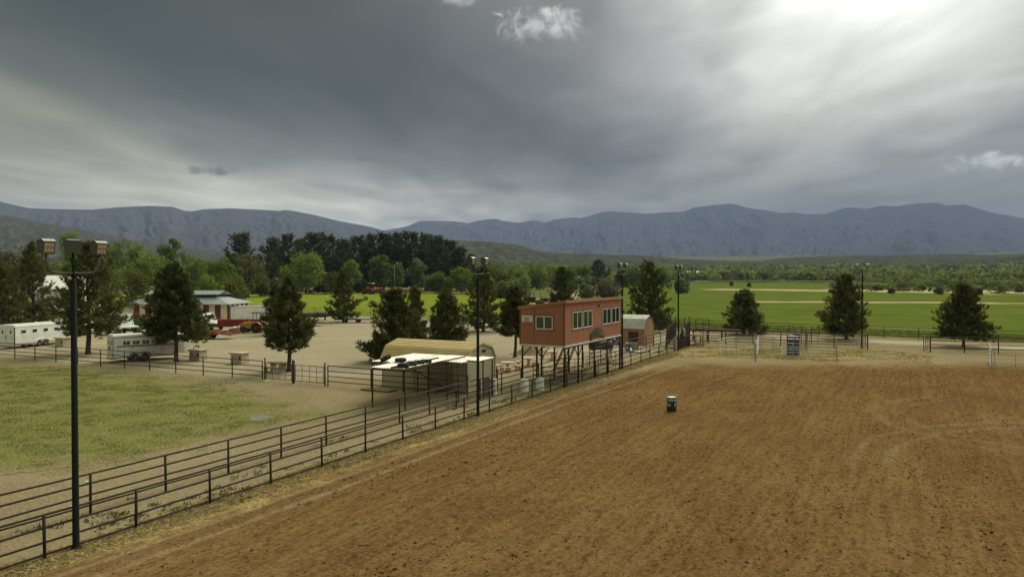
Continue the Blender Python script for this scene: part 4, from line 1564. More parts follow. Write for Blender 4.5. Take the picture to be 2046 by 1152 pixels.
def flood_pole(label, loc, rz, n_heads=2, arm=1.5, H=7.85, extra=None, r=.088):
    """floodlight pole; local +x is the way the heads face, the arm runs along y"""
    root = thing("floodlight_pole", label, "light pole", loc, rz, "floodlight poles round the arena")
    MB().lathe([(r * 1.9, 0), (r * 1.9, .03), (r * 1.25, .05), (r, .12), (r * .86, H), (r * .5, H + .06)], 14).build("pole", POLE, root, smooth=True)
    MB().tube((0, 0, H), (0, 0, H + (.80 if extra else .62)), .035, 8).build("neck", POLE, root, smooth=True)
    a = arm / 2
    zc = H + .22
    pts = [(0, -a, zc + .50), (0, -a, zc + .28), (0, -a + .06, zc + .12), (0, -a + .16, zc + .03), (0, -a + .3, zc), (0, a - .3, zc), (0, a - .16, zc + .03), (0, a - .06, zc + .12), (0, a, zc + .28), (0, a, zc + .50)]
    MB().path(pts, .028, 8).build("arm_bracket", LAMPBOX, root, smooth=True)

    def head(y, z, yaw, tilt):
        # housing deeper at the back foot, lens tilted down towards the ground it lights
        w = .20
        poly = [(-.16, -.21), (.13, -.25), (.22, .18), (.10, .25), (-.20, .21)]
        h = MB().extr(poly, -w, w).build("lamp_head", LAMPBOX, root, (0, y, z), rot=(0, tilt, yaw))
        h.scale = (.84, .84, .84)
        tp = MB()
        tp.add([(.225, -w - .01, .187), (.225, w + .01, .187), (.10, w + .01, .262), (.10, -w - .01, .262), (-.205, w + .01, .222), (-.205, -w - .01, .222)], [(0, 1, 2, 3), (3, 2, 4, 5)])
        tp.add([(.225, -w - .01, .175), (.225, w + .01, .175), (.225, w + .01, .187), (.225, -w - .01, .187)], [(0, 1, 2, 3)])
        tp.build("hood", LAMPTOP, h)
        d = Vector((.22 - .13, 0, .18 + .25))
        nrm = Vector((.43, 0, -.09)).normalized()
        c0 = Vector((.13, 0, -.25))
        ln = MB()

        def pt(q, yy, off):
            return c0 + d * q + Vector((0, yy, 0)) + nrm * off
        ln.add([pt(.10, -w * .84, .006), pt(.10, w * .84, .006), pt(.92, w * .84, .006), pt(.92, -w * .84, .006)], [(0, 1, 2, 3)])
        lo = ln.build("lens", LENS, h)
        for i in range(3):
            for j in range(2):
                c = pt(.30 + .4 * j, -w * .52 + w * .52 * i, .012)
                MB().lathe([(.028, 0), (.024, .012), (.006, .016)], 8).build("bulb", LENSB, lo, c, rot=(0, math.atan2(nrm.x, nrm.z), 0))
        MB().tube((0, 0, -.42), (0, 0, -.15), .03, 6).build("knuckle", DARK, h)
    head(-a, zc + .74, 0, 0)
    head(a, zc + .74, 0, 0)
    if extra:
        head(0, H + .98, math.pi * .96, 0)
    return root


RZH = -AZF                           # heads look across the arena, along R
flood_pole("nearest floodlight pole with three lamp heads at the left foreground", G(152, 1096), RZH, arm=1.56, extra=True, r=.095)
flood_pole("second floodlight pole, in front of the tan metal shed", G(955, 831), RZH, arm=1.5)
flood_pole("third floodlight pole, rising at the right end of the announcer cabin", G(1243, 737), RZH, arm=1.5)
flood_pole("fourth floodlight pole, beside the loading chute", G(1355, 700), RZH, arm=1.5)
flood_pole("floodlight pole at the far end of the arena, beside the tall pine", G(1722, 694), -AZF - math.pi / 2, arm=1.05, H=8.1)

# ---------------------------------------------------------------- fences
RZ4 = (1.25, .87, .47, .12)
pipe_fence("dark pipe rail fence along the arena's straw edge, nearest the camera", [ST(0, -9.2), ST(0, 73.5)], 1.25, RZ4, 2.9, name="arena_fence", m=RUST_D)
pipe_fence("dark pipe rail fence on the lawn side of the narrow alley", [ST(-2.75, -12), ST(-2.75, 40.4)], 1.34, (1.34, 1.0, .62, .27), 2.9, name="alley_fence", m=RUST_D, seed=2)
pipe_fence("brown pipe rail fence on the yard side of the alley, beyond the cabin", [ST(-3.0, 45.5), ST(-3.2, 76.0)], 1.5, (1.5, 1.1, .7, .35), 2.9, name="alley_fence", m=RUST, seed=3)


def on_yard(x):
    """point of the yard fence line at a given x"""
    return (x, 72.5 - (x + 48.9) * .5165)


pipe_fence("brown four-rail pipe fence between the lawn and the parked horse trailers", [on_yard(-62), on_yard(-19.0)], 1.5, (1.48, 1.1, .73, .37), 3.3, name="yard_fence", seed=4)
pipe_fence("brown pipe fence running past the posts of the tin lean-to", [on_yard(-13.3), on_yard(-2.9)], 1.5, (1.48, 1.1, .73, .37), 3.4, name="yard_fence", seed=5)


def pipe_gate(label, a, b, h, rails, bars, m=RUST, group="pipe gates", post_h=0.0, post_r=.055, rail_r=.02, z0=.2):
    a, b = Vector((a[0], a[1], 0)), Vector((b[0], b[1], 0))
    root = thing("pipe_gate", label, "gate", a, 0, group)
    d = b - a
    fr = MB()
    for z in (z0, h):
        fr.tube((0, 0, z), d + Vector((0, 0, z)), rail_r * 1.2, 6)
    for q in (0.02, .98):
        fr.tube(d * q + Vector((0, 0, z0)), d * q + Vector((0, 0, h)), rail_r * 1.2, 6)
    fr.build("frame", m, root)
    for i in range(1, rails - 1):
        z = z0 + (h - z0) * i / (rails - 1)
        MB().tube((0, 0, z), d + Vector((0, 0, z)), rail_r, 6).build("rail", m, root)
    for i in range(bars):
        q = (i + 1) / (bars + 1)
        MB().tube(d * q + Vector((0, 0, z0)), d * q + Vector((0, 0, h)), rail_r, 6).build("upright", m, root)
    if post_h:
        MB().tube((0, 0, -.05), (0, 0, post_h), post_r, 10).build("post", m, root, -d.normalized() * .07, smooth=True)
        MB().tube((0, 0, -.05), (0, 0, post_h), post_r, 10).build("post", m, root, d + d.normalized() * .07, smooth=True)
    return root


ga, gb, gc = Vector((*on_yard(-18.8), 0)), Vector((*on_yard(-16.25), 0)), Vector((*on_yard(-13.5), 0))
pipe_gate("left leaf of the rusty pipe gate by the open tiered pine", ga + RV * .1, gb - RV * .12, 1.38, 4, 3, post_h=1.75)
pipe_gate("right leaf of the rusty pipe gate, next to the lean-to fence", gb + RV * .16, gc - RV * .12, 1.38, 4, 3, post_h=1.7)
MB().extr([(-.3, 0), (.3, 0), (.27, .07), (-.27, .07)], -.3, .3).build("concrete_pad", CONC, None, ga + Vector((.1, -.25, 0)), RZ_R)
tag(bpy.data.objects["concrete_pad"], "pale square concrete pad at the foot of the gate post", "pad")

# back of the pens, the gateway and the far rails
pipe_fence("long brown rail fence along the back of the roping pens", [ST(0, 73.6), G(1450, 686), G(1560, 689), G(1722, 694.5)], 1.5, (1.5, 1.2, .9, .6, .3), 3.0, name="pen_fence", seed=6, rail_r=.045, post_r=.06)
pipe_fence("brown rail fence at the right, beyond the open gateway", [G(1859, 703), G(1927, 704.5), G(1995, 706), G(2130, 709)], 1.62, (1.6, 1.22, .84, .42), 3.6, name="pen_fence", seed=7, rail_r=.04, post_r=.055)
pipe_gate("dark open gate leaf left of the arena gateway", G(1722.5, 697), G(1733, 692), 1.55, 5, 2, group="gateway leaves", m=RUST_D, rail_r=.028)
pipe_gate("dark open gate leaf right of the arena gateway", G(1845, 703.5), G(1858, 697), 1.6, 5, 2, group="gateway leaves", m=RUST_D, rail_r=.028)
MB().tube((0, 0, 0), (0, 0, 1.7), .06, 8).build("gate_post", RUST_D, None, G(1733.5, 698), smooth=True)
tag(bpy.data.objects["gate_post"], "dark gate post left of the arena gateway", "post")
pipe_fence("long dark fence between the gravel road and the green fields", [tuple(L4A + L4D * 2), tuple(L4B)], 1.45, (1.42, 1.05, .68, .32), 3.9, name="field_fence", m=RUST_D, seed=8, rail_r=.03, post_r=.045)
pipe_fence("brown pipe corral fence in front of the red and cream stable", [G(392, 641.5), G(462, 640)], 1.65, (1.6, 1.25, .9, .55, .2), 1.9, name="corral_fence", seed=9)
pipe_fence("brown corral fence in front of the white barn", [G(60, 641), G(118, 639)], 1.65, (1.6, 1.25, .9, .55, .2), 2.6, name="corral_fence", seed=10)

# grey portable panels of the roping boxes
PAN = "grey portable panels of the roping boxes"
panel_px = [((1432, 706), (1470, 700), "grey portable panel at the left end of the roping boxes"), ((1435, 709), (1509, 715), "grey portable panel across the front of the left roping box"),
            ((1511, 716), (1516, 697), "grey portable panel end-on between the two roping boxes"), ((1517, 711), (1586, 716), "grey portable panel left of the blue chute front"),
            ((1555, 714), (1671, 719), "grey portable panel across the front of the right roping box"), ((1634, 697), (1672, 700), "short grey panel at the back of the right roping box"),
            ((1470, 699), (1549, 704), "grey portable panel along the back of the left roping box")]
for a, b, lab in panel_px:
    pipe_gate(lab, G(*a), G(*b), 1.45, 5, 1, m=GALV, group=PAN, rail_r=.026, z0=.25)
for px, by, hh, lab in ((1509.5, 722, 1.9, "rust and grey post where the roping box panels meet"), (1672, 721, 2.2, "tall white-topped post at the right end of the roping boxes"),
                        (1543, 699, 1.5, "thin white post behind the left roping box")):
    p = G(px, by)
    root = thing("panel_post", lab, "post", p, 0, "posts of the roping boxes")
    MB().tube((0, 0, -.05), (0, 0, hh * .8), .05, 8).build("shaft", GREYM, root, smooth=True)
    MB().tube((0, 0, hh * .8), (0, 0, hh), .055, 8).build("cap", GALV, root, smooth=True)
pipe_gate("white pipe panel end-on at the right edge of the arena", G(1981, 738), G(1976, 722), 1.75, 6, 1, m=GALV, group=PAN, rail_r=.03, z0=.25)
pipe_gate("white pipe panel running off the right edge of the view", G(1985, 736), G(2075, 742), 1.5, 5, 1, m=GALV, group=PAN, rail_r=.02, z0=.25)


# ---------------------------------------------------------------- roping chute with its blue drum front
def roping_chute():
    a, b = G(1584, 710), G(1606, 690)
    d = (b - a).normalized()
    root = thing("roping_chute", "narrow steer chute with blue padded drums at its front, in the pens", "chute", a, math.atan2(d.y, d.x))
    L = (b - a).length + 3.5
    for s in (-.55, .55):
        for k in range(6):
            z = .35 + .28 * k
            MB().tube((.3, s, z), (L, s, z + .05), .03, 6).build("side_rail", RUST, root)
        for q in (.3, L * .5, L):
            MB().tube((q, s, 0), (q, s, 2.0), .045, 8).build("post", RUST, root)
    for s in (-.3, .3):
        MB().lathe([(.26, 0), (.29, .03), (.29, .28), (.305, .30), (.29, .32), (.29, .58), (.305, .6), (.29, .62), (.29, .85), (.26, .9), (.24, .88)], 16).build("blue_drum", BLUE_L, root, (.0, s, .02), smooth=True)
    MB().cbox((.15, 0, 1.25), (.12, 1.2, .7), .03).build("front_gate", BLUE, root)
    MB().cbox((.07, 0, 1.25), (.03, .1, .7)).build("gate_bar", BLUE_L, root)
    MB().cbox((.8, 0, 1.85), (1.4, 1.0, .12), .03).build("head_padding", BLUE, root)
    MB().lathe([(.2, 0), (.26, .1), (.2, .2)], 10).build("pad", DARK, root, (1.6, -.2, 1.9), smooth=True)


roping_chute()


# ---------------------------------------------------------------- loading chute, pipe rack
def loading_chute():
    a = G(1352, 694)
    root = thing("loading_chute", "dark solid-sided cattle loading chute beside the fourth floodlight pole", "chute", a, RZ_F)
    for s in (-.75, .75):
        MB().extr([(-1.9, 0), (2.6, 0), (2.6, 2.7), (1.8, 2.75), (-.4, 2.3), (-1.5, 1.5)], s - .03, s + .03).build("side_panel", RUST_D, root)
        for q in (-1.2, 0.3, 2.5):
            MB().tube((q, s * 1.06, 0), (q, s * 1.06, 3.3 if q > 0 else 2.2), .05, 8).build("post", RUST, root)
        for z in (2.95, 3.25):
            MB().tube((.3, s * 1.06, z), (2.5, s * 1.06, z), .03, 6).build("top_rail", RUST, root)
    MB().extr([(-1.9, .05), (2.6, 1.2), (2.6, 1.26), (-1.9, .11)], -.72, .72).build("ramp", PLY, root)
    for i in range(8):
        q = i / 8
        MB().cbox((-1.7 + 4.3 * q, 0, .14 + 1.15 * q), (.06, 1.35, .05)).build("cleat", PLY, root)
    MB().lathe([(.05, -.5), (.16, -.4), (.22, 0), (.16, .4), (.05, .5)], 12).build("grey_float", GREYM, root, (-.6, -.95, 1.75), smooth=True)
    pf = thing("chute_platform", "railed catwalk platform behind the loading chute", "platform", a + FV * 3.2 + RV * 1.4, RZ_F)
    MB().cbox((1.4, 0, 1.2), (3.0, 1.6, .08)).build("deck", PLY, pf)
    for x in (0, 2.8):
        for y in (-.75, .75):
            MB().tube((x, y, 0), (x, y, 2.9), .045, 8).build("post", RUST, pf)
    for z in (1.7, 2.3, 2.85):
        for y in (-.75, .75):
            MB().tube((0, y, z), (2.8, y, z), .03, 6).build("rail", RUST, pf)
        MB().tube((2.8, -.75, z), (2.8, .75, z), .03, 6).build("rail", RUST, pf)


loading_chute()


def pipe_rack():
    a = G(1378, 679)
    root = thing("pipe_rack", "rack of long rusty pipes stored behind the pens", "rack", a, RZ_R + .12)
    for i in range(4):
        MB().box(.4 + 1.7 * i, -.5, 0, .5 + 1.7 * i, .5, 1.15).build("trestle", RUST_D, root)
    for k in range(10):
        y, z = -.42 + .2 * (k % 5), 1.22 + .15 * (k // 5)
        MB().tube((random.uniform(-.4, .2), y, z), (5.6 + random.uniform(-.3, .5), y, z + .01), .075, 8).build("pipe", RUST, root)


pipe_rack()


# ---------------------------------------------------------------- announcer cabin on stilts
def cabin():
    c0 = Vector((3.72, 53.2, 0))                     # near corner of the cabin, over the arena fence
    L, W, zf, zt, zb = 11.9, 3.55, 3.0, 6.12, 5.66   # along F, back from the fence, floor, front top, back top
    root = thing("announcer_cabin", "reddish brown announcer cabin on tall pipe stilts over the arena fence", "cabin", c0, RZ_F)
    # local x along the arena front, local y away from the arena
    body = MB().extr([(0.04, zf + .02), (W - .04, zf + .02), (W - .04, zb), (0.04, zt)], .04, L - .04, ax='x').build("wall", CABIN, root)
    # grooved sheets of the siding
    for (x0, x1) in [(i * 1.19, (i + 1) * 1.19) for i in range(10)]:
        MB().box(x0 + .012, -.012, zf, x1 - .012, .038, zt - .42).build("front_siding_sheet", CABIN, root)
        MB().box(x0 + .012, -.010, zt - .405, x1 - .012, .036, zt - .06).build("front_siding_sheet", CABIN, root)
    for i in range(3):
        y0, y1 = i * W / 3, (i + 1) * W / 3
        t0, t1 = zt - (zt - zb) * y0 / W, zt - (zt - zb) * y1 / W
        MB().extr([(y0 + .012, zf), (y1 - .012, zf), (y1 - .012, 5.30), (y0 + .012, 5.30)], -.012, .038, ax='x').build("end_siding_sheet", CABIN, root)
        MB().extr([(y0 + .012, 5.315), (y1 - .012, 5.315), (y1 - .012, t1 - .05), (y0 + .012, t0 - .05)], -.010, .036, ax='x').build("end_siding_sheet", CABIN, root)
    rf = MB().extr([(-.16, zt - .02), (W + .12, zb - .04), (W + .12, zb + .07), (-.16, zt + .10)], -.12, L + .1, ax='x').build("roof", TIN, root)
    MB().box(-.14, -.19, zt - .10, L + .12, -.165, zt + .11).build("fascia", CABIN_R, rf)
    MB().extr([(-.16, zt - .10), (W + .12, zb - .12), (W + .12, zb + .08), (-.16, zt + .11)], -.15, -.122, ax='x').build("fascia", CABIN, rf)
    for x, y in ((-.03, -.03), (L - .05, -.03)):
        MB().box(x, y, zf - .02, x + .08, y + .09, zt - .04).build("corner_trim", CABIN_T, root)
    MB().box(-.03, W - .07, zf - .02, .06, W + .02, zb - .05).build("corner_trim", CABIN_T, root)
    MB().box(0, -.045, zf - .13, L, -.014, zf + .0).build("skirt_board", WHITE_D, root)
    MB().box(-.045, 0, zf - .13, -.014, W, zf + .0).build("skirt_board", WHITE_D, root)
    MB().box(.0, 0, zf - .1, L, W, zf + .015).build("floor_deck", PLY, root)

    def window(x0, x1, z0, z1, front=True, mull=1):
        """white framed slider with dark trim; front wall (y=0) or end wall (x=0)"""
        def B(a, b, c, d, e, f):       # a..b along wall, c..d depth outwards, e..f height
            return MB().box(a, -d, e, b, -c, f) if front else MB().box(-d, a, e, -c, b, f)
        w = B(x0 - .08, x1 + .08, .014, .03, z0 - .08, z0 - .005)
        for q in (B(x0 - .08, x1 + .08, .014, .03, z1 + .005, z1 + .08), B(x0 - .08, x0 - .005, .014, .03, z0 - .005, z1 + .005), B(x1 + .005, x1 + .08, .014, .03, z0 - .005, z1 + .005)):
            w.add(q.v, q.f)
        root_w = w.build("window", CABIN_T, root)
        fr = MB()
        t = .055
        for q in (B(x0, x1, .014, .055, z0, z0 + t * 1.3), B(x0, x1, .014, .05, z1 - t, z1), B(x0, x0 + t, .014, .05, z0 + t * 1.3, z1 - t), B(x1 - t, x1, .014, .05, z0 + t * 1.3, z1 - t)):
            fr.add(q.v, q.f)
        xm = (x0 + x1) / 2
        q = B(xm - t * .6, xm + t * .6, .014, .052, z0 + t * 1.3, z1 - t)
        fr.add(q.v, q.f)
        fr.build("frame", WHITE_C, root_w)
        for a, b in ((x0 + t, xm - t * .6), (xm + t * .6, x1 - t)):
            B(a, b, .014, .028, z0 + t * 1.3, z1 - t).build("pane", GLASS_G, root_w)

    def along(px):
        # distance along the front wall at which a picture column is met
        k = (px - CX) / FPX
        return (k * c0.y - c0.x) / (FV.x - k * FV.y)
    for a, b in ((1143.6, 1162.3), (1165.0, 1182.6), (1203.6, 1220.0), (1221.8, 1236.8)):
        window(along(a), along(b), 4.06, 5.34)
    window(.9, 2.25, 4.12, 5.08, front=False)
    ac = MB().cbox((-.2, 2.82, 4.86), (.46, .66, .42), .03).build("air_conditioner", WHITE_D, root)
    for k in range(6):
        MB().box(-.445, 2.56, 4.70 + k * .055, -.432, 3.0, 4.73 + k * .055).build("grille_slat", GREYM, ac)
    MB().cbox((6.6, -.06, 5.62), (.12, .1, .16)).build("wall_lamp", DARK, root)

    # arched sign board with cut letters hung at the foot of the front wall
    xs0, xs1 = along(1178.5), along(1206)
    sg = thing("arched_sign", "small arched sign with dark and yellow cut letters below the cabin windows", "sign", c0 + FV * xs0, RZ_F)
    w = xs1 - xs0
    n = 12
    top = [(w * i / n, 3.52 + .42 * math.sin(math.pi * i / n)) for i in range(n + 1)]
    bot = [(w * i / n, 2.98 + .32 * math.sin(math.pi * i / n)) for i in range(n, -1, -1)]
    MB().extr(top + bot, -.09, -.065).build("board", mat("sign_board", (.085, .075, .06), .8, var=.2, scale=3), sg)
    for i in range(n):
        x0 = w * (i + .22) / n
        x1 = w * (i + .72) / n
        za, zb_ = 3.06 + .32 * math.sin(math.pi * (i + .5) / n), 3.42 + .42 * math.sin(math.pi * (i + .5) / n)
        mt_ = mat("sign_yellow", (.55, .36, .08), .6, var=.15, scale=5) if i > 8 else mat("sign_pink", (.52, .25, .16), .6, var=.15, scale=5) if i > 6 else mat("sign_grey", (.17, .18, .15), .7, var=.2, scale=5)
        sh = MB()
        if i % 3 == 0:
            sh.box(x0, -.115, za, x0 + .035, -.092, zb_).box(x0 + .035, -.115, zb_ - .05, x1, -.092, zb_).box(x1 - .035, -.115, za, x1, -.092, zb_ - .05)
        elif i % 3 == 1:
            sh.box(x0, -.115, za, x0 + .035, -.092, zb_).box(x0 + .035, -.115, za, x1, -.092, za + .05).box(x0 + .035, -.115, (za + zb_) / 2, x1, -.092, (za + zb_) / 2 + .04)
        else:
            sh.box(x0, -.115, za, x1, -.092, za + .05).box(x0, -.115, zb_ - .05, x1, -.092, zb_).box((x0 + x1) / 2 - .02, -.115, za + .05, (x0 + x1) / 2 + .02, -.092, zb_ - .05)
        sh.build("letter", mt_, sg)

    # stilts and braces
    def leg(x, y, r=.075):
        o = MB().tube((0, 0, -.05), (0, 0, zf - .1), r, 8).build("stilt", RUST_D, root, (x, y, 0), smooth=True)
        return o
    xs = (.12, along(1155.6), along(1187.7), along(1213.4), along(1238.6))
    for x in xs:
        o = leg(x, .0 if x > .2 else .03)
        b = MB()
        for s in (-1, 1):
            if 0 < x + s * .8 < L:
                b.tube((0, .0, zf - 1.05), (s * .8, .0, zf - .14), .035, 6)
        b.build("knee_brace", RUST_D, o)
    for x in xs:
        o = leg(x, W - .15)
        b = MB()
        b.tube((0, 0, zf - .9), (0, -.75, zf - .14), .035, 6)
        b.build("knee_brace", RUST_D, o)
    o = leg(.12, W * .52)
    MB().tube((0, 0, zf - .9), (0, .6, zf - .14), .035, 6).tube((0, 0, zf - .9), (0, -.6, zf - .14), .035, 6).build("knee_brace", RUST_D, o)
    for y in (.05, W * .5, W - .15):
        MB().box(0.05, y - .05, zf - .235, L - .05, y + .05, zf - .105).build("floor_beam", RUST_D, root)
    return c0


CAB0 = cabin()


def cab(x, y, z=0.0):
    """point in the cabin's own axes: x along the front, y behind it"""
    p = CAB0 + FV * x - RV * y
    return Vector((p.x, p.y, z))


# stairs behind the cabin
def stairs():
    root = thing("wooden_stairs", "yellow wooden stairs climbing behind the announcer cabin", "stairs", cab(9.3, 4.0), RZ_F)
    for y in (.0, 1.0):
        MB().extr([(0, 0), (.25, 0), (3.4, 2.75), (3.4, 3.0), (3.2, 3.0), (0, .2)], y - .03, y + .03).build("stringer", YELL, root)
        for q in (.2, 1.7, 3.2):
            MB().tube((q, y, q * .87), (q, y, q * .87 + .95), .03, 6).build("baluster", YELL, root)
        MB().tube((.1, y, 1.1), (3.3, y, 3.85), .035, 6).build("handrail", YELL, root)
    for i in range(12):
        MB().box(.12 + i * .262, .03, .2 + i * .228, .40 + i * .262, .97, .24 + i * .228).build("tread", YELL, root)


stairs()
# cross gates of the alley under the cabin
pipe_gate("rusty pipe gate across the alley under the cabin's near end", cab(.2, .1), cab(.2, 2.6), 1.4, 5, 2, group="alley gates under the cabin")
pipe_gate("rusty pipe gate standing open in the alley under the cabin's middle", cab(7.2, .15), cab(5.4, 2.5), 1.4, 5, 2, group="alley gates under the cabin")
pipe_gate("rusty pipe gate across the alley under the cabin's far end", cab(11.3, .15), cab(9.8, 2.6), 1.5, 5, 2, group="alley gates under the cabin")


# ---------------------------------------------------------------- gambrel sheds
def gambrel_shed(name, label, loc, L, W, eave, knee, ridge_z, kin, roof_m, wall_m, trim_m, ribs, n_boards, gable_trim, doors=()):
    """barn-shaped metal shed; local x along its length, local y from the front wall back"""
    root = thing(name, label, "shed", loc, RZ_R, "gambrel metal sheds")
    # lapped siding: each course leans a little outwards at its foot
    def lapped(z0, z1, n):
        pr = []
        for i in range(n):
            a, b = z0 + (z1 - z0) * i / n, z0 + (z1 - z0) * (i + 1) / n
            pr += [(-.022, a + .006), (-.002, b - .006)]
        return pr
    pr = lapped(.05, eave, n_boards)
    MB().extr(pr + [(.06, eave), (.06, .05)], 0, L, ax='x').build("front_wall", wall_m, root)
    MB().extr([(W - y, z) for y, z in pr] + [(W - .06, eave), (W - .06, .05)], 0, L, ax='x').build("back_wall", wall_m, root)
    for x, s in ((0, -1), (L, 1)):
        mb = MB()
        n = int(n_boards * ridge_z / eave)
        for i in range(n):
            a, b = .05 + (ridge_z - .08) * i / n, .05 + (ridge_z - .08) * (i + 1) / n

            def half(z):
                if z <= eave:
                    return W / 2 - .07
                if z <= knee:
                    return W / 2 - kin * (z - eave) / (knee - eave) - .03
                return max(.05, (W / 2 - kin) * (ridge_z - z) / (ridge_z - knee) - .03)
            h0, h1 = half(a), half(b)
            x0, x1 = x + s * .022, x + s * .002
            c = W / 2
            mb.add([(x0, c - h0, a), (x0, c + h0, a), (x1, c + h1, b - .008), (x1, c - h1, b - .008), (x - s * .05, c - h0, a), (x - s * .05, c + h0, a), (x - s * .05, c + h1, b), (x - s * .05, c - h1, b)],
                   [(0, 1, 2, 3), (7, 6, 5, 4), (0, 4, 5, 1), (3, 2, 6, 7), (0, 3, 7, 4), (1, 5, 6, 2)])
        mb.build("gable_wall", wall_m, root)
    pl = [(-.10, eave - .12), (kin, knee), (W / 2, ridge_z), (W - kin, knee), (W + .10, eave - .12)]
    roof = []
    for (y0, z0), (y1, z1), n in ((pl[0], pl[1], ribs), (pl[1], pl[2], ribs - 1), (pl[2], pl[3], ribs - 1), (pl[3], pl[4], ribs)):
        # ribbed panel, the ribs running along the shed
        mb = MB()
        d = Vector((0, y1 - y0, z1 - z0))
        nn = Vector((0, -d.z, d.y)).normalized()
        pr = []
        for i in range(n):
            for q, h in ((0, .0), (.06, .045), (.18, .045), (.24, .0)):
                p = Vector((0, y0, z0)) + d * ((i + q) / n) + nn * (.03 + h)
                pr.append((p.y, p.z))
        p = Vector((0, y0, z0)) + d + nn * .03
        pr.append((p.y, p.z))
        mb.extr(pr + [(y1, z1 - .0), (y0, z0 - .0)], -.08, L + .08, ax='x')
        roof.append(mb.build("roof_panel", roof_m, root))
    for x in (-.105, L + .082):
        mb = MB()
        for (y0, z0), (y1, z1) in zip(pl[:-1], pl[1:]):
            d = Vector((0, y1 - y0, z1 - z0)).normalized()
            nn = Vector((0, -d.z, d.y))
            a, b = Vector((x, y0, z0)), Vector((x, y1, z1))
            lo, hi = -.07, .065
            vs = [a + nn * lo, b + nn * lo, b + nn * hi, a + nn * hi]
            vs += [v + Vector((.022, 0, 0)) for v in vs]
            mb.add(vs, [(0, 1, 2, 3), (7, 6, 5, 4), (0, 4, 5, 1), (3, 2, 6, 7), (0, 3, 7, 4), (1, 5, 6, 2)])
        mb.build("gable_trim", gable_trim, root)
    for x in (-.03, L - .05):
        MB().box(x, -.03, .04, x + .08, .03, eave - .1).build("corner_trim", trim_m, root)
    MB().box(L - .05, W - .05, .04, L + .03, W + .03, eave - .1).build("corner_trim", trim_m, root)
    for (x0, x1, z1, m_) in doors:
        d = MB().box(x0, -.05, .06, x1, -.026, z1).build("door", m_, root)
        MB().box(x0 - .07, -.058, .05, x0 - .005, -.026, z1 + .07).box(x1 + .005, -.058, .05, x1 + .07, -.026, z1 + .07).box(x0 - .005, -.058, z1 + .005, x1 + .005, -.026, z1 + .07).build("door_frame", trim_m, d)
        MB().tube((x1 - .12, -.07, 1.0), (x1 - .12, -.07, 1.15), .015, 6).build("handle", DARK, d)
    return root


S1L = Vector((-9.35, 54.15, 0))
s1 = gambrel_shed("metal_shed", "weathered tan gambrel metal shed with a tin lean-to in front", S1L, 7.1, 3.9, 2.15, 2.88, 3.27, .5, TAN_R, TAN_W, TRIM_T, 6, 9, TRIM_L,
                  doors=((2.0, 2.75, 1.9, TAN_W), (4.1, 5.9, 2.0, mat("roller_door", (.33, .27, .17), .6, .1, var=.1, scale=1))))
MB().box(7.14, 2.0, 2.62, 7.16, 2.5, 2.78).build("vent", DARK, s1)
MB().cbox((6.6, -.16, 1.95), (.42, .26, .22), .03).build("floodlamp", GREYM, s1)
s2c = G(1287.5, 690)
gambrel_shed("metal_shed", "small brown gambrel metal shed with a white metal roof beyond the cabin", s2c - RV * 5.6, 5.6, 3.7, 1.98, 2.95, 3.35, .62, TIN, BRN_W, BRN_W, 4, 7, mat("brown_trim", (.13, .06, .04), .6, var=.1),
             doors=((3.7, 4.9, 1.55, mat("dark_shed_door", (.07, .04, .03), .8, var=.15)),))


# ---------------------------------------------------------------- tin lean-to
def corr(name, parent, o, u, v, lu, lv, pitch=.2, amp=.03, m=TIN):
    """corrugated sheet: corner o, u across the waves (length lu), v along them (length lv)"""
    n = int(lu / pitch * 4)
    vs, fs = [], []
    nn = u.cross(v).normalized()
    if nn.z < 0:
        nn = -nn
    for j in (0, 1):
        for t in (0, .012):
            for i in range(n + 1):
                q = i / n
                h = amp * math.sin(q * lu / pitch * 2 * math.pi) + t
                vs.append(o + u * (q * lu) + v * (j * lv) + nn * h)
    k = n + 1
    for i in range(n):
        fs += [(k + i, k + i + 1, 3 * k + i + 1, 3 * k + i), (i + 1, i, 2 * k + i, 2 * k + i + 1)]
        fs += [(i, i + 1, k + i + 1, k + i), (2 * k + i + 1, 2 * k + i, 3 * k + i, 3 * k + i + 1)]
    return MB().add(vs, fs).build(name, m, parent)


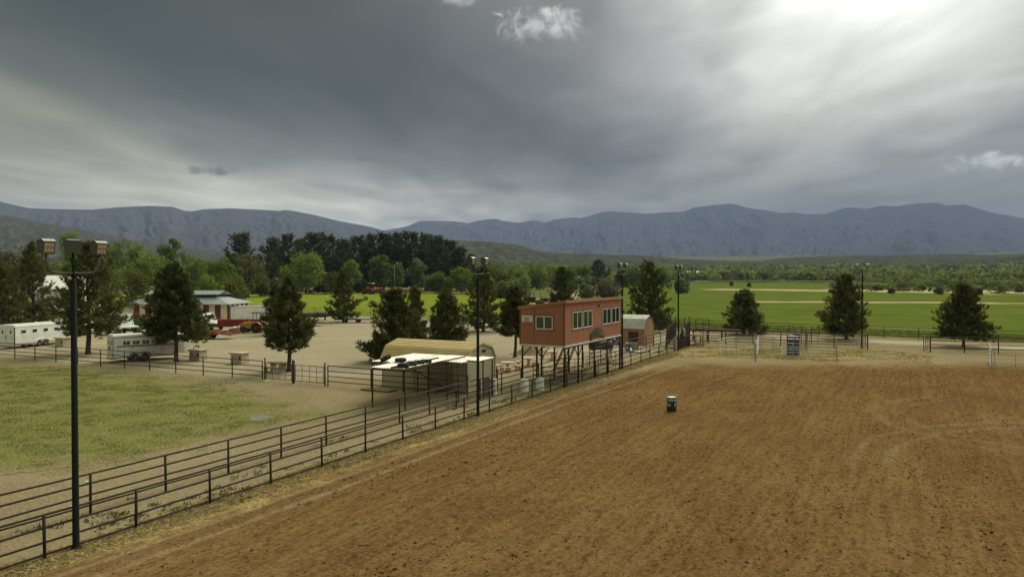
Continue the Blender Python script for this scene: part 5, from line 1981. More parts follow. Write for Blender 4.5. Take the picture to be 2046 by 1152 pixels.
def lean_to():
    o = Vector((-8.5, 45.4, 0))
    root = thing("tin_lean_to", "open lean-to of loose white corrugated tin sheets on pipe posts", "shelter", o)
    U, V = RV.copy(), (FV + Vector((0, 0, .012))).normalized()
    Z = 2.46
    def at(s, t, z):
        return RV * s + FV * t + Vector((0, 0, z))
    # loose sheets, overlapping
    corr("roof_sheet", root, at(-1.75, 2.2, Z + .03), U, V, 2.0, 4.7)
    corr("roof_sheet", root, at(-.05, .0, Z - .02), U, V, 1.35, 7.1)
    corr("roof_sheet", root, at(1.28, -.10, Z + .035), U, V, 1.25, 7.0)
    corr("roof_sheet", root, at(2.40, 4.5, Z + .0), U, (FV + Vector((0, 0, .02))).normalized(), 1.15, 2.7)
    corr("roof_sheet", root, at(3.45, 5.4, Z + .05), U, (FV + Vector((0, 0, .02))).normalized(), 1.0, 2.0)
    for s, t, h in ((-1.7, 2.25, Z), (0, .05, Z - .05), (2.45, 0.0, Z - .05), (-2.0, 6.0, Z), (2.45, 4.6, Z), (3.7, 3.96, 2.32), (4.3, 6.05, Z), (4.35, 7.2, Z), (.6, 5.2, Z)):
        MB().tube((0, 0, -.05), (0, 0, h - .06), .045, 8).build("post", RUST, root, at(s, t, 0), smooth=True)
    for a, b in (((-1.75, 2.25, Z - .08), (-1.75, 6.8, Z - .02)), ((0, .03, Z - .09), (0, 7.0, Z - .05)), ((2.45, 0, Z - .09), (2.45, 6.9, Z - .04)), ((-.1, .15, Z - .13), (2.6, .1, Z - .1)), ((-1.8, 4.6, Z - .1), (2.5, 4.6, Z - .09)),
                 ((2.4, 6.05, Z - .1), (4.4, 6.05, Z - .07)), ((2.45, 2.9, 2.2), (3.75, 4.0, 2.3)), ((0.3, 3.2, 2.2), (2.4, 4.2, .9))):
        MB().tube(at(*a), at(*b), .04, 6).build("beam", RUST, root)
    # worn tyres holding the sheets down
    tyre = MB().lathe([(.20, -.10), (.30, -.115), (.355, -.085), (.37, -.03), (.37, .03), (.355, .085), (.30, .115), (.20, .10), (.19, 0.0)], 20)
    tyre.f = tyre.f[:-2]
    n = 9
    for i in range(20):
        tyre.f.append((8 * 20 + i, 8 * 20 + (i + 1) % 20, (i + 1) % 20, i))
    tm = tyre.mesh("tyre", True)
    labs = ("crumpled tyre at the left back of the tin lean-to roof", "tyre lying flat near the middle back of the tin lean-to roof", "front tyre of the row along the pole on the tin roof", "second tyre of the row on the tin roof",
            "third tyre of the row on the tin roof", "rear tyre of the row on the tin roof")
    for (px, py, tilt), lab in zip(((771, 719.5, .35), (800.5, 720.5, 0), (806, 731.5, 0), (822, 728.0, .05), (838, 725.0, .04), (851, 723, .05)), labs):
        p = G(px, py, Z + .12)
        t = OB("tyre", tm, BLACK, None, p)
        t.location.z = Z + .16 + (.10 if tilt > .2 else .02)
        t.rotation_euler = (tilt, tilt * .6, px)
        tag(t, lab, "tyre", "worn tyres weighing down the tin roof")
    a, b = G(782, 734, Z + .1), G(876, 714.5, Z + .14)
    pl = MB().tube((0, 0, 0), b - a, .06, 8).build("roof_pole", RUST_D, None, a)
    tag(pl, "long dark pole lying across the tin lean-to roof", "pole")


lean_to()
# ---------------------------------------------------------------- horse trailers
def horse_trailer(label, loc, rz, L, W, H, nose, striped):
    """stock trailer, local x forward from its rear door, the right side is -y"""
    root = thing("horse_trailer", label, "horse trailer", loc, rz, "parked white horse trailers")
    z0 = .42
    skin = WHITE_D if striped else WHITE
    a = W / 2
    # body with rounded roof edges, nose drawn in
    prof = [(-a, z0), (a, z0), (a, H - .16), (a - .06, H - .05), (a - .2, H), (-a + .2, H), (-a + .06, H - .05), (-a, H - .16)]
    stations = [(0, 1, 0, 0), (L, 1, 0, 0), (L + nose * .55, .78, .25, -.10), (L + nose, .42, .75, -.55)]
    vs, fs = [], []
    n = len(prof)
    for x, q, up, dn in stations:
        for (y, z) in prof:
            zz = z + (up if z < 1 else dn * (z - z0) / (H - z0))
            vs.append((x, y * q, zz))
    for j in range(len(stations) - 1):
        for i in range(n):
            fs.append((j * n + i, (j + 1) * n + i, (j + 1) * n + (i + 1) % n, j * n + (i + 1) % n))
    fs += [tuple(range(n)), tuple(range(len(vs) - 1, len(vs) - n - 1, -1))]
    MB().add(vs, fs).build("body", skin, root)
    rf = MB().extr([(-a + .08, H + .004), (a - .08, H + .004), (a - .22, H + .05), (-a + .22, H + .05)], .02, L, ax='x').build("roof", WHITE_C, root)
    MB().lathe([(.16, 0), (.18, .05), (.10, .12)], 10).build("roof_vent", WHITE, rf, (L * .55, .1, H + .05), smooth=True)
    MB().box(0.02, -a - .03, H - .20, L, -a - .003, H - .13).build("drip_rail", RIM_W if not striped else STRIPE, root)
    # side windows
    zw = z0 + (H - z0) * .66
    k = 5 if striped else 4
    for i in range(k):
        x = .75 + i * (L - 1.3) / k + .1
        wd = .56 if not striped else .52
        w = MB().box(x - .03, -a - .022, zw - .19, x + wd + .03, -a - .003, zw + .19).build("window", RIM_W, root)
        if striped:
            MB().box(x, -a - .032, zw - .155, x + wd * .40, -a - .023, zw + .155).build("pane", GLASS, w)
            MB().box(x + wd * .52, -a - .032, zw - .155, x + wd, -a - .023, zw + .155).build("pane", GLASS, w)
        else:
            MB().box(x, -a - .032, zw - .155, x + wd, -a - .023, zw + .155).build("pane", GLASS, w)
    if striped:
        MB().box(.3, -a - .014, z0 + .98, L - .1, -a - .003, z0 + 1.06).build("stripe", STRIPE, root)
        MB().box(.3, -a - .014, z0 + 1.09, L - .1, -a - .003, z0 + 1.12).build("stripe", STRIPE, root)
    else:
        for i in range(6):
            z = z0 + .18 + i * .155
            MB().box(.06, -a - .020, z, L - .02, -a - .003, z + .125).build("side_plank", skin, root)
    MB().box(0.0, -a - .024, z0 - .04, L, -a - .003, z0 + .1).build("lower_rail", GREYM, root)
    # rear doors
    for s in (-1, 1):
        y0, y1 = sorted((s * .03, s * (a - .07)))
        d = MB().box(-.035, y0, z0 + .06, -.004, y1, H - .14).build("rear_door", skin, root)
        yc = (y0 + y1) / 2
        MB().box(-.046, yc - .22, zw - .16, -.037, yc - .02, zw + .16).build("pane", GLASS, d)
        if striped:
            MB().box(-.046, yc + .03, zw - .16, -.037, yc + .2, zw + .16).build("pane", GLASS, d)
        MB().tube((-.07, s * .09, 1.1), (-.07, s * .09, 1.5), .015, 6).build("latch", DARK, d)
        MB().cbox((-.05, s * (a - .12), z0 + .2), (.04, .12, .12)).build("tail_light", RED, root)
    for s in (-1, 1):
        MB().box(-.03, s * a - .04, z0, .03, s * a + .04, H - .16).build("corner_post", RUST if not striped else GREYM, root)
    MB().box(-.14, -a, z0 - .12, .0, a, z0 - .03).build("bumper", GREYM, root)
    # tandem wheels, fender
    xw = L * .50 if not striped else L * .42
    for s in (-1, 1):
        for dx in (-.42, .42):
            wheel(root, (xw + dx, s * (a - .02), .36), .36, .22, RIM_W, .62)
        f = [(xw - .98, .42), (xw - .85, .74), (xw - .55, .86), (xw + .55, .86), (xw + .85, .74), (xw + .98, .42), (xw + .92, .42), (xw + .8, .70), (xw + .52, .81), (xw - .52, .81), (xw - .8, .70), (xw - .92, .42)]
        yy = sorted((s * (a + .012), s * (a + .18)))
        MB().extr(f, *yy).build("fender", DARK if striped else WHITE, root)
    for s in (-.32, .32):
        MB().tube((L + nose * .4, s, .55), (L + nose + .9, 0, .52), .05, 6).build("tongue", GREYM, root)
    MB().tube((L + nose + .5, 0, .02), (L + nose + .5, 0, .95), .045, 8).build("jack", DARK, root)
    MB().cbox((L + nose + .95, 0, .55), (.3, .14, .14)).build("coupler", DARK, root)
    if striped:
        # worn registration marks on the left door
        for i in range(4):
            MB().box(-.047, .32 + i * .13, 1.18, -.038, .40 + i * .13, 1.30).build("door_mark", GREYM, root)
    return root


def trailer_at(corner, az, W):
    """root point from the rear right corner and the heading"""
    d = Vector((math.sin(R_(az)), math.cos(R_(az)), 0))
    left = Vector((-d.y, d.x, 0))
    return corner + left * (W / 2), math.pi / 2 - R_(az)


p, rz = trailer_at(G(29.5, 697), 13, 2.25)
horse_trailer("long white planked horse trailer at the far left edge of the yard", p, rz, 7.2, 2.25, 2.55, 1.7, False)
p, rz = trailer_at(G(226.5, 725), 50, 2.2)
horse_trailer("white horse trailer with maroon side stripes, parked behind the lawn fence", p, rz, 5.4, 2.2, 2.48, 1.5, True)


# ---------------------------------------------------------------- trucks
def flatbed_truck(name, label, loc, rz, body=WHITE_C, bed=WHITE_C, lower=None):
    root = thing(name, label, "truck", loc, rz, "parked white trucks")
    # local x forward; front axle at x=0
    MB().box(-5.0, -.42, .55, .6, .42, .78).build("chassis", DARK, root)
    cabp = [(-1.75, .78), (.95, .78), (1.05, 1.0), (1.0, 1.28), (.05, 1.52), (-.42, 2.28), (-.62, 2.38), (-1.60, 2.38), (-1.75, 2.25)]
    c = MB().extr(cabp, -.98, .98).build("cab", body, root)
    for s in (-1, 1):
        y0, y1 = sorted((s * .984, s * .992))
        MB().extr([(-1.35, 1.55), (-.30, 1.55), (-.62, 2.18), (-1.35, 2.18)], y0, y1).build("side_window", GLASS, c)
        MB().extr([(-1.5, .9), (-.15, .9), (-.15, 1.5), (-1.5, 1.5)], y0, y1).build("door", body, c)
        MB().box(-1.35, s * 1.0 - .012, 1.38, -1.2, s * 1.0 + .012, 1.42).build("handle", DARK, c)
        MB().cbox((-.2, s * 1.14, 1.68), (.12, .2, .3), .02).build("mirror", DARK, c)
        MB().cbox((1.05, s * .72, 1.05), (.06, .28, .16)).build("headlight", RIM_W, c)
    MB().box(-1.772, -.55, 1.62, -1.754, .55, 2.12).build("rear_window", GLASS, c)
    MB().add([(.0, -.85, 1.56), (.0, .85, 1.56), (-.40, .8, 2.24), (-.40, -.8, 2.24)], [(0, 1, 2, 3)]).build("windscreen", GLASS, c)
    for i in range(3):
        MB().cbox((-1.1, -.3 + .3 * i, 2.42), (.12, .1, .06)).build("clearance_light", RED_D, c)
    MB().box(1.06, -.98, .55, 1.2, .98, .82).build("bumper", GREYM, root)
    # bed with headache rack
    MB().box(-4.9, -1.12, .98, -1.9, 1.12, 1.12).build("flatbed", bed, root)
    MB().box(-4.9, -1.12, .80, -1.9, -1.05, .978).box(-4.9, 1.05, .80, -1.9, 1.12, .978).build("side_skirt", lower or bed, root)
    rk = MB()
    for y in (-1.0, 1.0):
        rk.box(-1.98, y - .05, 1.12, -1.88, y + .05, 2.5)
        rk.extr([(-1.98, 2.4), (-1.98, 2.55), (-2.75, 1.12), (-2.9, 1.12)], y - .04, y + .04)
    rk.box(-1.98, -.95, 2.38, -1.88, .95, 2.5).box(-1.98, -.95, 1.6, -1.9, .95, 1.68)
    rk.build("headache_rack", bed, root)
    MB().cbox((-2.6, 0, 1.42), (.6, 1.6, .5), .04).build("tool_box", bed, root)
    for x in (0, -3.6):
        for s in (-1, 1):
            wheel(root, (x, s * .88, .42), .42, .28, RIM_W, .58)
    for s in (-1, 1):
        y0, y1 = sorted((s * .70, s * 1.0))
        MB().extr([(-.55, .62), (-.45, .92), (.45, .92), (.55, .62), (.48, .62), (.4, .86), (-.4, .86), (-.48, .62)], y0, y1).build("wheel_arch", DARK, root)
    return root


flatbed_truck("flatbed_truck", "white flatbed truck with a headache rack behind the striped trailer", AT(232, 103), math.pi / 2 + R_(46)).scale = (1.12, 1.12, 1.12)
flatbed_truck("flatbed_truck", "white and blue truck half hidden behind the leaning-trunk pine", AT(396, 112), math.pi / 2 + R_(64), lower=BLUE)


# ---------------------------------------------------------------- farm machinery
def tractor(name, label, loc, rz, paint, rim, cat="tractor", canopy=True, loader=False, hoe=False, sc=1.0, group=None, cabin_m=None):
    root = thing(name, label, cat, loc, rz, group)
    root.scale = (sc, sc, sc)
    # local x forward, rear axle at x=0
    MB().extr([(-.45, .55), (1.9, .55), (2.35, .62), (2.4, 1.05), (2.3, 1.25), (.7, 1.38), (.55, 1.2), (-.45, 1.05)], -.34, .34).build("hood", paint, root)
    MB().box(-.6, -.3, .45, 2.2, .3, .62).build("frame", DARK, root)
    for k in range(4):
        MB().box(2.402, -.25, .68 + .1 * k, 2.412, .25, .73 + .1 * k).build("grille_bar", DARK, root)
    MB().tube((1.6, .2, 1.3), (1.6, .2, 1.95), .035, 8).build("exhaust", DARK, root)
    for s in (-1, 1):
        wheel(root, (0, s * .82, .66), .66, .42, rim, .58, lug=True, name="rear_wheel")
        wheel(root, (1.85, s * .72, .42), .42, .26, rim, .62, name="front_wheel")
        y0, y1 = sorted((s * .58, s * 1.0))
        MB().extr(arc((0, .66), .82, 150, 35, 6) + arc((0, .66), .76, 35, 150, 6), y0, y1).build("fender", paint, root)
    MB().extr([(-.35, 1.05), (.15, 1.05), (.15, 1.15), (-.2, 1.18), (-.3, 1.55), (-.4, 1.55)], -.24, .24).build("seat", DARK, root)
    st = MB().tube((.55, 0, 1.2), (.42, 0, 1.55), .02, 6)
    st.lathe([(.16, 0), (.18, .015), (.16, .03)], 12, (.42, 0, 1.55))
    st.build("steering_wheel", DARK, root)
    if canopy:
        for x, s in ((-.5, -1), (-.5, 1), (.62, -1), (.62, 1)):
            MB().tube((x, s * .52, 1.0), (x * .85, s * .5, 2.62), .04, 6).build("canopy_post", paint if cabin_m else RUST, root)
        MB().extr([(-.62, 2.62), (.75, 2.62), (.7, 2.72), (-.55, 2.72)], -.66, .66).build("canopy_roof", cabin_m or RUST, root)
        if cabin_m:
            MB().box(-.45, -.5, 1.5, .52, -.49, 2.6).box(-.45, .49, 1.5, .52, .5, 2.6).box(.52, -.48, 1.5, .53, .48, 2.6).build("cab_glass", GLASS, root)
    if loader:
        for s in (-1, 1):
            MB().path([(.75, s * .48, 1.35), (1.7, s * .48, 1.42), (2.6, s * .48, .95), (3.15, s * .48, .35)], .07, 6).build("loader_arm", paint, root)
            MB().tube((1.0, s * .48, .7), (2.0, s * .48, 1.28), .04, 6).build("hydraulic_ram", GREYM, root)
        MB().extr([(3.05, .08), (3.85, .05), (3.9, .10), (3.2, .16), (3.12, .62), (3.3, .78), (3.22, .82), (3.02, .66)], -.98, .98).box(3.1, -1.0, .1, 3.7, -.982, .6).box(3.1, .982, .1, 3.7, 1.0, .6).build("bucket", GREYM, root)
    if hoe:
        MB().path([(-.7, 0, .7), (-1.4, 0, 1.9), (-1.9, 0, 2.0)], .1, 6).build("boom", paint, root)
        MB().path([(-1.9, 0, 2.0), (-2.1, 0, 1.1)], .08, 6).build("dipper", paint, root)
        MB().extr([(-2.3, .55), (-1.9, .55), (-1.85, 1.0), (-2.2, 1.1)], -.25, .25).build("hoe_bucket", paint, root)
        for s in (-1, 1):
            MB().path([(-.6, s * .3, .6), (-1.0, s * .95, .08)], .05, 6).build("stabiliser", paint, root)
    return root


p = G(517, 664)
tractor("backhoe_loader", "old orange backhoe loader with a canopy frame in the gravel yard", p, math.pi - .12, ORANGE, RIM_O, "backhoe", loader=True, hoe=True, sc=1.05)
tractor("tractor", "green tractor hidden behind the leaning-trunk pine", AT(296, 113), math.pi + .5, GREEN, RIM_T, canopy=False, sc=1.1)
tractor("tractor", "far red tractor with a cab at the edge of the pasture", AT(742, 318), math.pi * .92, RED, RIM_T, sc=1.75, cabin_m=WHITE_D)


def hay_machine(loc, rz):
    root = thing("hay_machine", "red hay implement coupled behind the far red tractor", "farm implement", loc, rz)
    MB().extr([(-2.8, .9), (1.6, .7), (1.8, 2.0), (1.2, 2.5), (-2.2, 2.6), (-3.0, 1.8)], -1.2, 1.2).build("body", RED, root)
    for s in (-1, 1):
        wheel(root, (-.6, s * 1.4, .6), .6, .35, RIM_T)
    MB().tube((1.6, 0, .8), (3.6, 0, .6), .1, 6).build("drawbar", DARK, root)
    MB().extr([(-5.5, .5), (-3.0, .7), (-3.0, 1.0), (-5.5, .7)], -2.0, 2.0).build("header", DARK, root)


hay_machine(AT(758, 316), math.pi)


def spreader():
    p = G(476, 660.5)
    root = thing("manure_spreader", "long dull red manure spreader box behind the orange backhoe", "spreader", p, math.pi + .05)
    sec = [(-.75, .62), (.75, .62), (1.0, 1.55), (1.04, 1.62), (.92, 1.62), (.66, .72), (-.66, .72), (-.92, 1.62), (-1.04, 1.62), (-1.0, 1.55)]
    MB().extr(sec, -3.2, 2.6, ax='x').build("box", RED_D, root)
    for i in range(7):
        x = -3.1 + i * .93
        for s in (-1, 1):
            MB().tube((x, s * .80, .62), (x, s * 1.04, 1.6), .04, 5).build("rib", RED_D, root)
    MB().box(2.6, -.9, .65, 2.66, .9, 1.75).build("front_board", RED_D, root)
    for z in (.9, 1.4):
        MB().tube((-3.3, -.85, z), (-3.3, .85, z), .14, 8).build("beater", RUST, root)
    for s in (-1, 1):
        for x in (-1.2, -.2):
            wheel(root, (x, s * .95, .42), .42, .26, RIM_T)
    MB().tube((2.6, -.4, .6), (4.3, 0, .5), .06, 6).tube((2.6, .4, .6), (4.3, 0, .5), .06, 6).build("drawbar", RED_D, root)
    MB().tube((3.9, 0, 0), (3.9, 0, .8), .05, 6).build("jack", DARK, root)


spreader()


def equipment_trailer():
    p = G(425, 676.5)
    root = thing("equipment_trailer", "low red equipment trailer with folded ramps at its right end", "trailer", p, .06)
    MB().box(-4.6, -1.05, .66, 1.0, 1.05, .78).build("deck", RED, root)
    MB().extr([(1.0, .66), (2.5, .48), (2.5, .60), (1.0, .78)], -1.05, 1.05).build("beavertail", RED, root)
    for s in (-1, 1):
        MB().box(-4.6, s * 1.08 - .03, .55, 1.0, s * 1.08 + .03, .84).build("side_rail", RED, root)
    for s in (-.62, .62):
        r = MB()
        for y in (-.25, .25):
            r.extr([(1.3, .82), (2.6, 1.25), (3.3, .62), (3.2, .58), (2.55, 1.12), (1.3, .74)], s + y - .03, s + y + .03)
        rt = r.build("ramp", RED, root)
        for i in range(5):
            MB().tube((1.5 + .24 * i, s - .25, .9 + .08 * i), (1.5 + .24 * i, s + .25, .9 + .08 * i), .03, 5).build("rung", RED, rt)
    for s in (-1, 1):
        for x in (-1.9, -1.05, -.2):
            wheel(root, (x, s * .98, .38), .38, .24, RIM_W if x < -.5 else RIM_T)
    MB().tube((-4.6, -.6, .7), (-6.2, 0, .65), .06, 6).tube((-4.6, .6, .7), (-6.2, 0, .65), .06, 6).build("tongue", RED, root)


equipment_trailer()


def box_container():
    p = G(461, 641.5)
    L, W, H = 8.0, 2.45, 2.6
    root = thing("cargo_container", "white corrugated cargo container right of the stable", "container", p, R_(31))
    # local x along its length, the door end at x=0 faces left
    def panel(x0, x1, y0, y1, n, axis):
        mb = MB()
        pr = []
        a0, a1 = (x0, x1) if axis == 'x' else (y0, y1)
        for i in range(n):
            w = (a1 - a0) / n
            b = a0 + i * w
            pr += [(b, 0), (b + w * .35, 0), (b + w * .5, .035), (b + w * .85, .035)]
        pr.append((a1, 0))
        pr += [(a1, .06), (a0, .06)]
        return pr
    pr = panel(.1, L - .1, 0, 0, 26, 'x')
    MB().extr([(a, b) for a, b in pr], .18, H - .12, ax='z').build("side_wall", WHITE_D, root)
    MB().extr([(a, W - b) for a, b in pr], .18, H - .12, ax='z').build("side_wall", WHITE_D, root)
    MB().box(.02, .04, H - .11, L - .02, W - .04, H - .02).build("roof", WHITE_C, root)
    MB().box(.05, .08, .08, L - .05, W - .08, .17).build("floor", DARK, root)
    for x in (0, L - .12):
        for y in (0, W - .12):
            MB().box(x, y - .01, 0, x + .12, y + .13, H).build("corner_post", WHITE_D, root)
    for z in (.02, H - .10):
        MB().box(.12, -.02, z, L - .12, .05, z + .12).build("side_rail", WHITE_D, root)
    for i in range(2):
        y0 = .13 + i * 1.1
        d = MB().box(.01, y0, .16, .06, y0 + 1.08, H - .13).build("door", WHITE_D, root)
        for q in (.3, .75):
            MB().tube((-.02, y0 + q, .2), (-.02, y0 + q, H - .2), .02, 6).build("lock_rod", GREYM, d)
        for z in (.7, 1.3, 1.9):
            MB().box(-.006, y0 + .05, z, .008, y0 + 1.0, z + .05).build("door_rib", WHITE_D, d)
    MB().box(L - .06, .13, .16, L - .01, W - .13, H - .13).build("end_wall", WHITE_D, root)


box_container()


# ---------------------------------------------------------------- stable and barn
def stable():
    # local x to the right, y away; red and cream panels under a skirt roof and a raised monitor
    p = AT(255, 131)
    root = thing("stable", "low stable of alternating red and cream panels under a grey tin monitor roof", "stable", p, R_(-3))
    L, W, e = 17.6, 9.0, 3.05
    n = 17
    for i in range(n):
        x0, x1 = L * i / n, L * (i + 1) / n
        MB().box(x0 + .01, 0, 0, x1 - .01, .12, e).build("wall_panel", CREAM if i % 2 == 0 else BARNRED, root)
    m = 9
    for i in range(m):
        y0, y1 = .13 + (W - .13) * i / m, .13 + (W - .13) * (i + 1) / m
        MB().box(L - .12, y0, 0, L, y1 - .01, e).build("wall_panel", BARNRED if i % 2 == 0 else CREAM, root)
        MB().box(0, y0, 0, .12, y1 - .01, e).build("wall_panel", BARNRED if i % 2 == 0 else CREAM, root)
    MB().box(0, W, 0, L, W + .12, e).build("back_wall", BARNRED, root)
    o = .7
    zi = 4.25
    ix0, ix1, iy0, iy1 = 2.6, L - 3.0, 2.7, W - 2.7
    q = [(-o, -o), (L + o, -o), (L + o, W + o), (-o, W + o)]
    r = [(ix0, iy0), (ix1, iy0), (ix1, iy1), (ix0, iy1)]
    rf = MB()
    vs = [(*a, e) for a in q] + [(*a, zi) for a in r] + [(*a, e - .09) for a in q] + [(*a, zi - .09) for a in r]
    fs = [(i, (i + 1) % 4, (i + 1) % 4 + 4, i + 4) for i in range(4)] + [((i + 1) % 4 + 8, i + 8, i + 12, (i + 1) % 4 + 12) for i in range(4)]
    fs += [(i, i + 8, (i + 1) % 4 + 8, (i + 1) % 4) for i in range(4)]
    so = rf.add(vs, fs).build("skirt_roof", TIN_G, root)
    for i in range(30):
        x = -.4 + i * (L + .8) / 30
        k = min(1, max(0, (x + o) / (ix0 + o))), min(1, max(0, (L + o - x) / (L + o - ix1)))
        t = min(k)
        MB().tube((x, -o, e + .02), (x, -o + (iy0 + o) * t, e + (zi - e) * t + .02), .03, 4).build("roof_rib", TIN_G, so)
    MB().box(ix0 + .02, iy0 + .02, zi - .1, ix1 - .02, iy1 - .02, zi + .38).build("monitor_wall", DARK, root)
    mo = .75
    zt = zi + .42
    cy = (iy0 + iy1) / 2
    rid = zt + .62
    pr = [(iy0 - mo, zt - .08), (cy, rid - .06), (iy1 + mo, zt - .08), (iy1 + mo, zt), (cy, rid), (iy0 - mo, zt)]
    mr = MB().extr(pr, ix0 - mo, ix1 + mo, ax='x').build("monitor_roof", TIN_G, root)
    for i in range(24):
        x = ix0 - .6 + i * (ix1 - ix0 + 1.2) / 23
        MB().tube((x, iy0 - mo, zt + .02), (x, cy, rid + .02), .03, 4).build("roof_rib", TIN_G, mr)


stable()


def white_barn():
    p = AT(62, 160)
    root = thing("white_barn", "tall white metal barn half hidden by pines at the left", "barn", p, R_(6))
    L, W, e, r = 9.5, 11.0, 5.35, 8.0
    for i in range(19):
        x0, x1 = L * i / 19, L * (i + 1) / 19
        MB().extr([(x0 + .03, 0), (x0 + .10, -.05), (x1 - .10, -.05), (x1 - .03, 0), (x1 - .01, .1), (x0 + .01, .1)], 0, e, ax='z').build("wall_panel", WHITE_D, root)
    for x in (.03, L - .1):
        MB().extr([(.11, 0), (W, 0), (W, e), (W / 2, r - .1), (.11, e)], x, x + .08, ax='x').build("gable_wall", WHITE_D, root)
    MB().box(0.12, W, 0, L - .12, W + .1, e).build("back_wall", WHITE_D, root)
    for s in (0, 1):
        y0 = -.4 if s == 0 else W + .4
        a, b = Vector((0, y0, e - .2)), Vector((0, W / 2, r))
        o = MB().add([(-.4, a.y, a.z), (L + .4, a.y, a.z), (L + .4, b.y, b.z), (-.4, b.y, b.z), (-.4, a.y, a.z - .1), (L + .4, a.y, a.z - .1), (L + .4, b.y, b.z - .1), (-.4, b.y, b.z - .1)],
                     [(0, 1, 2, 3), (7, 6, 5, 4), (0, 4, 5, 1), (1, 5, 6, 2), (3, 7, 4, 0)]).build("roof_slope", WHITE_C, root)
        if s == 0:
            for i in range(16):
                x = -.3 + i * (L + .6) / 15
                MB().tube((x, a.y, a.z + .02), (x, b.y, b.z + .02), .03, 4).build("roof_rib", WHITE_C, o)


white_barn()


# ---------------------------------------------------------------- small yard things
def utility_box(label, px, by, w=1.25, h=.95):
    p = G(px, by)
    root = thing("concrete_box", label, "utility box", p, RZ_R + .12, "squat concrete boxes in the yard")
    MB().extr([(-w / 2, 0), (w / 2, 0), (w / 2 - .05, h), (-w / 2 + .05, h)], -.5, .5).build("body", CONC, root)
    MB().cbox((0, 0, h + .055), (w + .22, 1.25, .10), .02).build("lid", CONC, root)
    MB().cbox((w * .36, -.53, h * .62), (.16, .05, .3)).build("bracket", DARK, root)
    MB().lathe([(.05, 0), (.05, .04)], 8, ax='y').build("pipe_hole", DARK, root, (-w * .25, -.535, h * .7))


utility_box("squat tan concrete box right of the leaning-trunk pine", 396, 719.5)
utility_box("squat tan concrete box midway between the two bare-trunk pines", 479, 726.5)
utility_box("squat tan concrete box in front of the long white trailer's nose", 126, 692)


def picnic_set(label, p, rz, top=CONC_P, rnd=True, group="concrete picnic tables in the yard"):
    root = thing("picnic_table", label, "picnic table", p, rz, group)
    if rnd:
        MB().lathe([(.02, .68), (.56, .68), (.60, .70), (.60, .76), (.57, .785), (.02, .785)], 20).build("table_top", top, root)
        MB().lathe([(.30, 0), (.28, .08), (.14, .16), (.13, .55), (.26, .675)], 12).build("pedestal", top, root)
        for k in range(3):
            a = k * 2 * math.pi / 3
            ps, n = [], 6
            for i in range(n + 1):
                t = a - .48 + .96 * i / n
                ps.append((.80 * math.cos(t), .80 * math.sin(t)))
            for i in range(n, -1, -1):
                t = a - .48 + .96 * i / n
                ps.append((1.14 * math.cos(t), 1.14 * math.sin(t)))
            b = MB().extr(ps, .38, .46, ax='z').build("bench_seat", top, root)
            for q in (-.3, .3):
                c, s = math.cos(a + q), math.sin(a + q)
                MB().tube((.97 * c, .97 * s, 0), (.97 * c, .97 * s, .378), .09, 8).build("bench_leg", top, b)
    else:
        MB().cbox((0, 0, .74), (1.7, .8, .09), .02).build("table_top", top, root)
        for x in (-.5, .5):
            MB().cbox((x, 0, .345), (.22, .55, .69)).build("pedestal", top, root)
        for y in (-.95, .95):
            b = MB().cbox((0, y, .42), (1.6, .36, .08), .02).build("bench_seat", top, root)
            for x in (-.5, .5):
                MB().cbox((x, y, .19), (.18, .26, .375)).build("bench_leg", top, b)


picnic_set("round pinkish picnic table nearest the tan shed", G(1014, 741), .4)
picnic_set("round pinkish picnic table just left of the cabin's stilts", G(1056, 731), 1.2)
picnic_set("round pinkish picnic table under the cabin, farthest back", G(1104, 717), .9)
picnic_set("long grey concrete picnic table behind the rusty pipe gate", G(556, 741), RZ_R + .1, CONC, False)


def mound():
    p = G(1064, 707)
    g = np.random.default_rng(9)
    r = np.linspace(0, 1, 14)
    a = np.linspace(0, 2 * math.pi, 33)[:-1]
    R, A = np.meshgrid(r, a)
    x, y = R * np.cos(A) * 2.6, R * np.sin(A) * 2.0
    z = .95 * (1 - sstep(0, 1, R)) * (1 + .5 * (fbm(x + 5, y + 5, 4) - .5)) - .01
    i = np.arange(R.size).reshape(R.shape)
    j = np.roll(i, -1, 0)
    f = np.stack([i[:, :-1], i[:, 1:], j[:, 1:], j[:, :-1]], -1).reshape(-1, 4)
    me = np_mesh("dirt_mound", np.stack([x, y, z], -1).reshape(-1, 3), f, None, True)
    tag(OB("dirt_mound", me, mat("mound_soil", (.26, .19, .12), .95, var=.2, scale=2, bump=.8, bscale=8, spec=.1), None, p), "low heap of brown dirt behind the picnic tables", "dirt mound")


mound()


def drum(name, label, p, m, rz=0.0, top=None, group=None):
    root = thing(name, label, "barrel", p, rz, group)
    prof = [(.275, 0), (.29, .015), (.285, .04), (.285, .28), (.300, .295), (.300, .305), (.285, .32), (.285, .57), (.300, .585), (.300, .595), (.285, .61), (.285, .85), (.292, .865), (.292, .88), (.27, .88), (.268, .862)]
    MB().lathe(prof, 28).build("body", m, root, smooth=False)
    MB().lathe([(.262, .855), (.262, .868), (.01, .870)], 28).build("lid", top or m, root)
    return root


drum("white_barrel", "white plastic barrel at the arena fence, left of the pair", G(1048, 782), WHITE, group="white barrels under the cabin corner")
drum("white_barrel", "white plastic barrel at the arena fence, right of the pair", G(1079, 779.5), WHITE, group="white barrels under the cabin corner")
bp = G(1342, 822)
drm = drum("barrel", "dark green barrel with white letters standing alone in the arena", bp, DRUM_G, 0, WHITE_C)


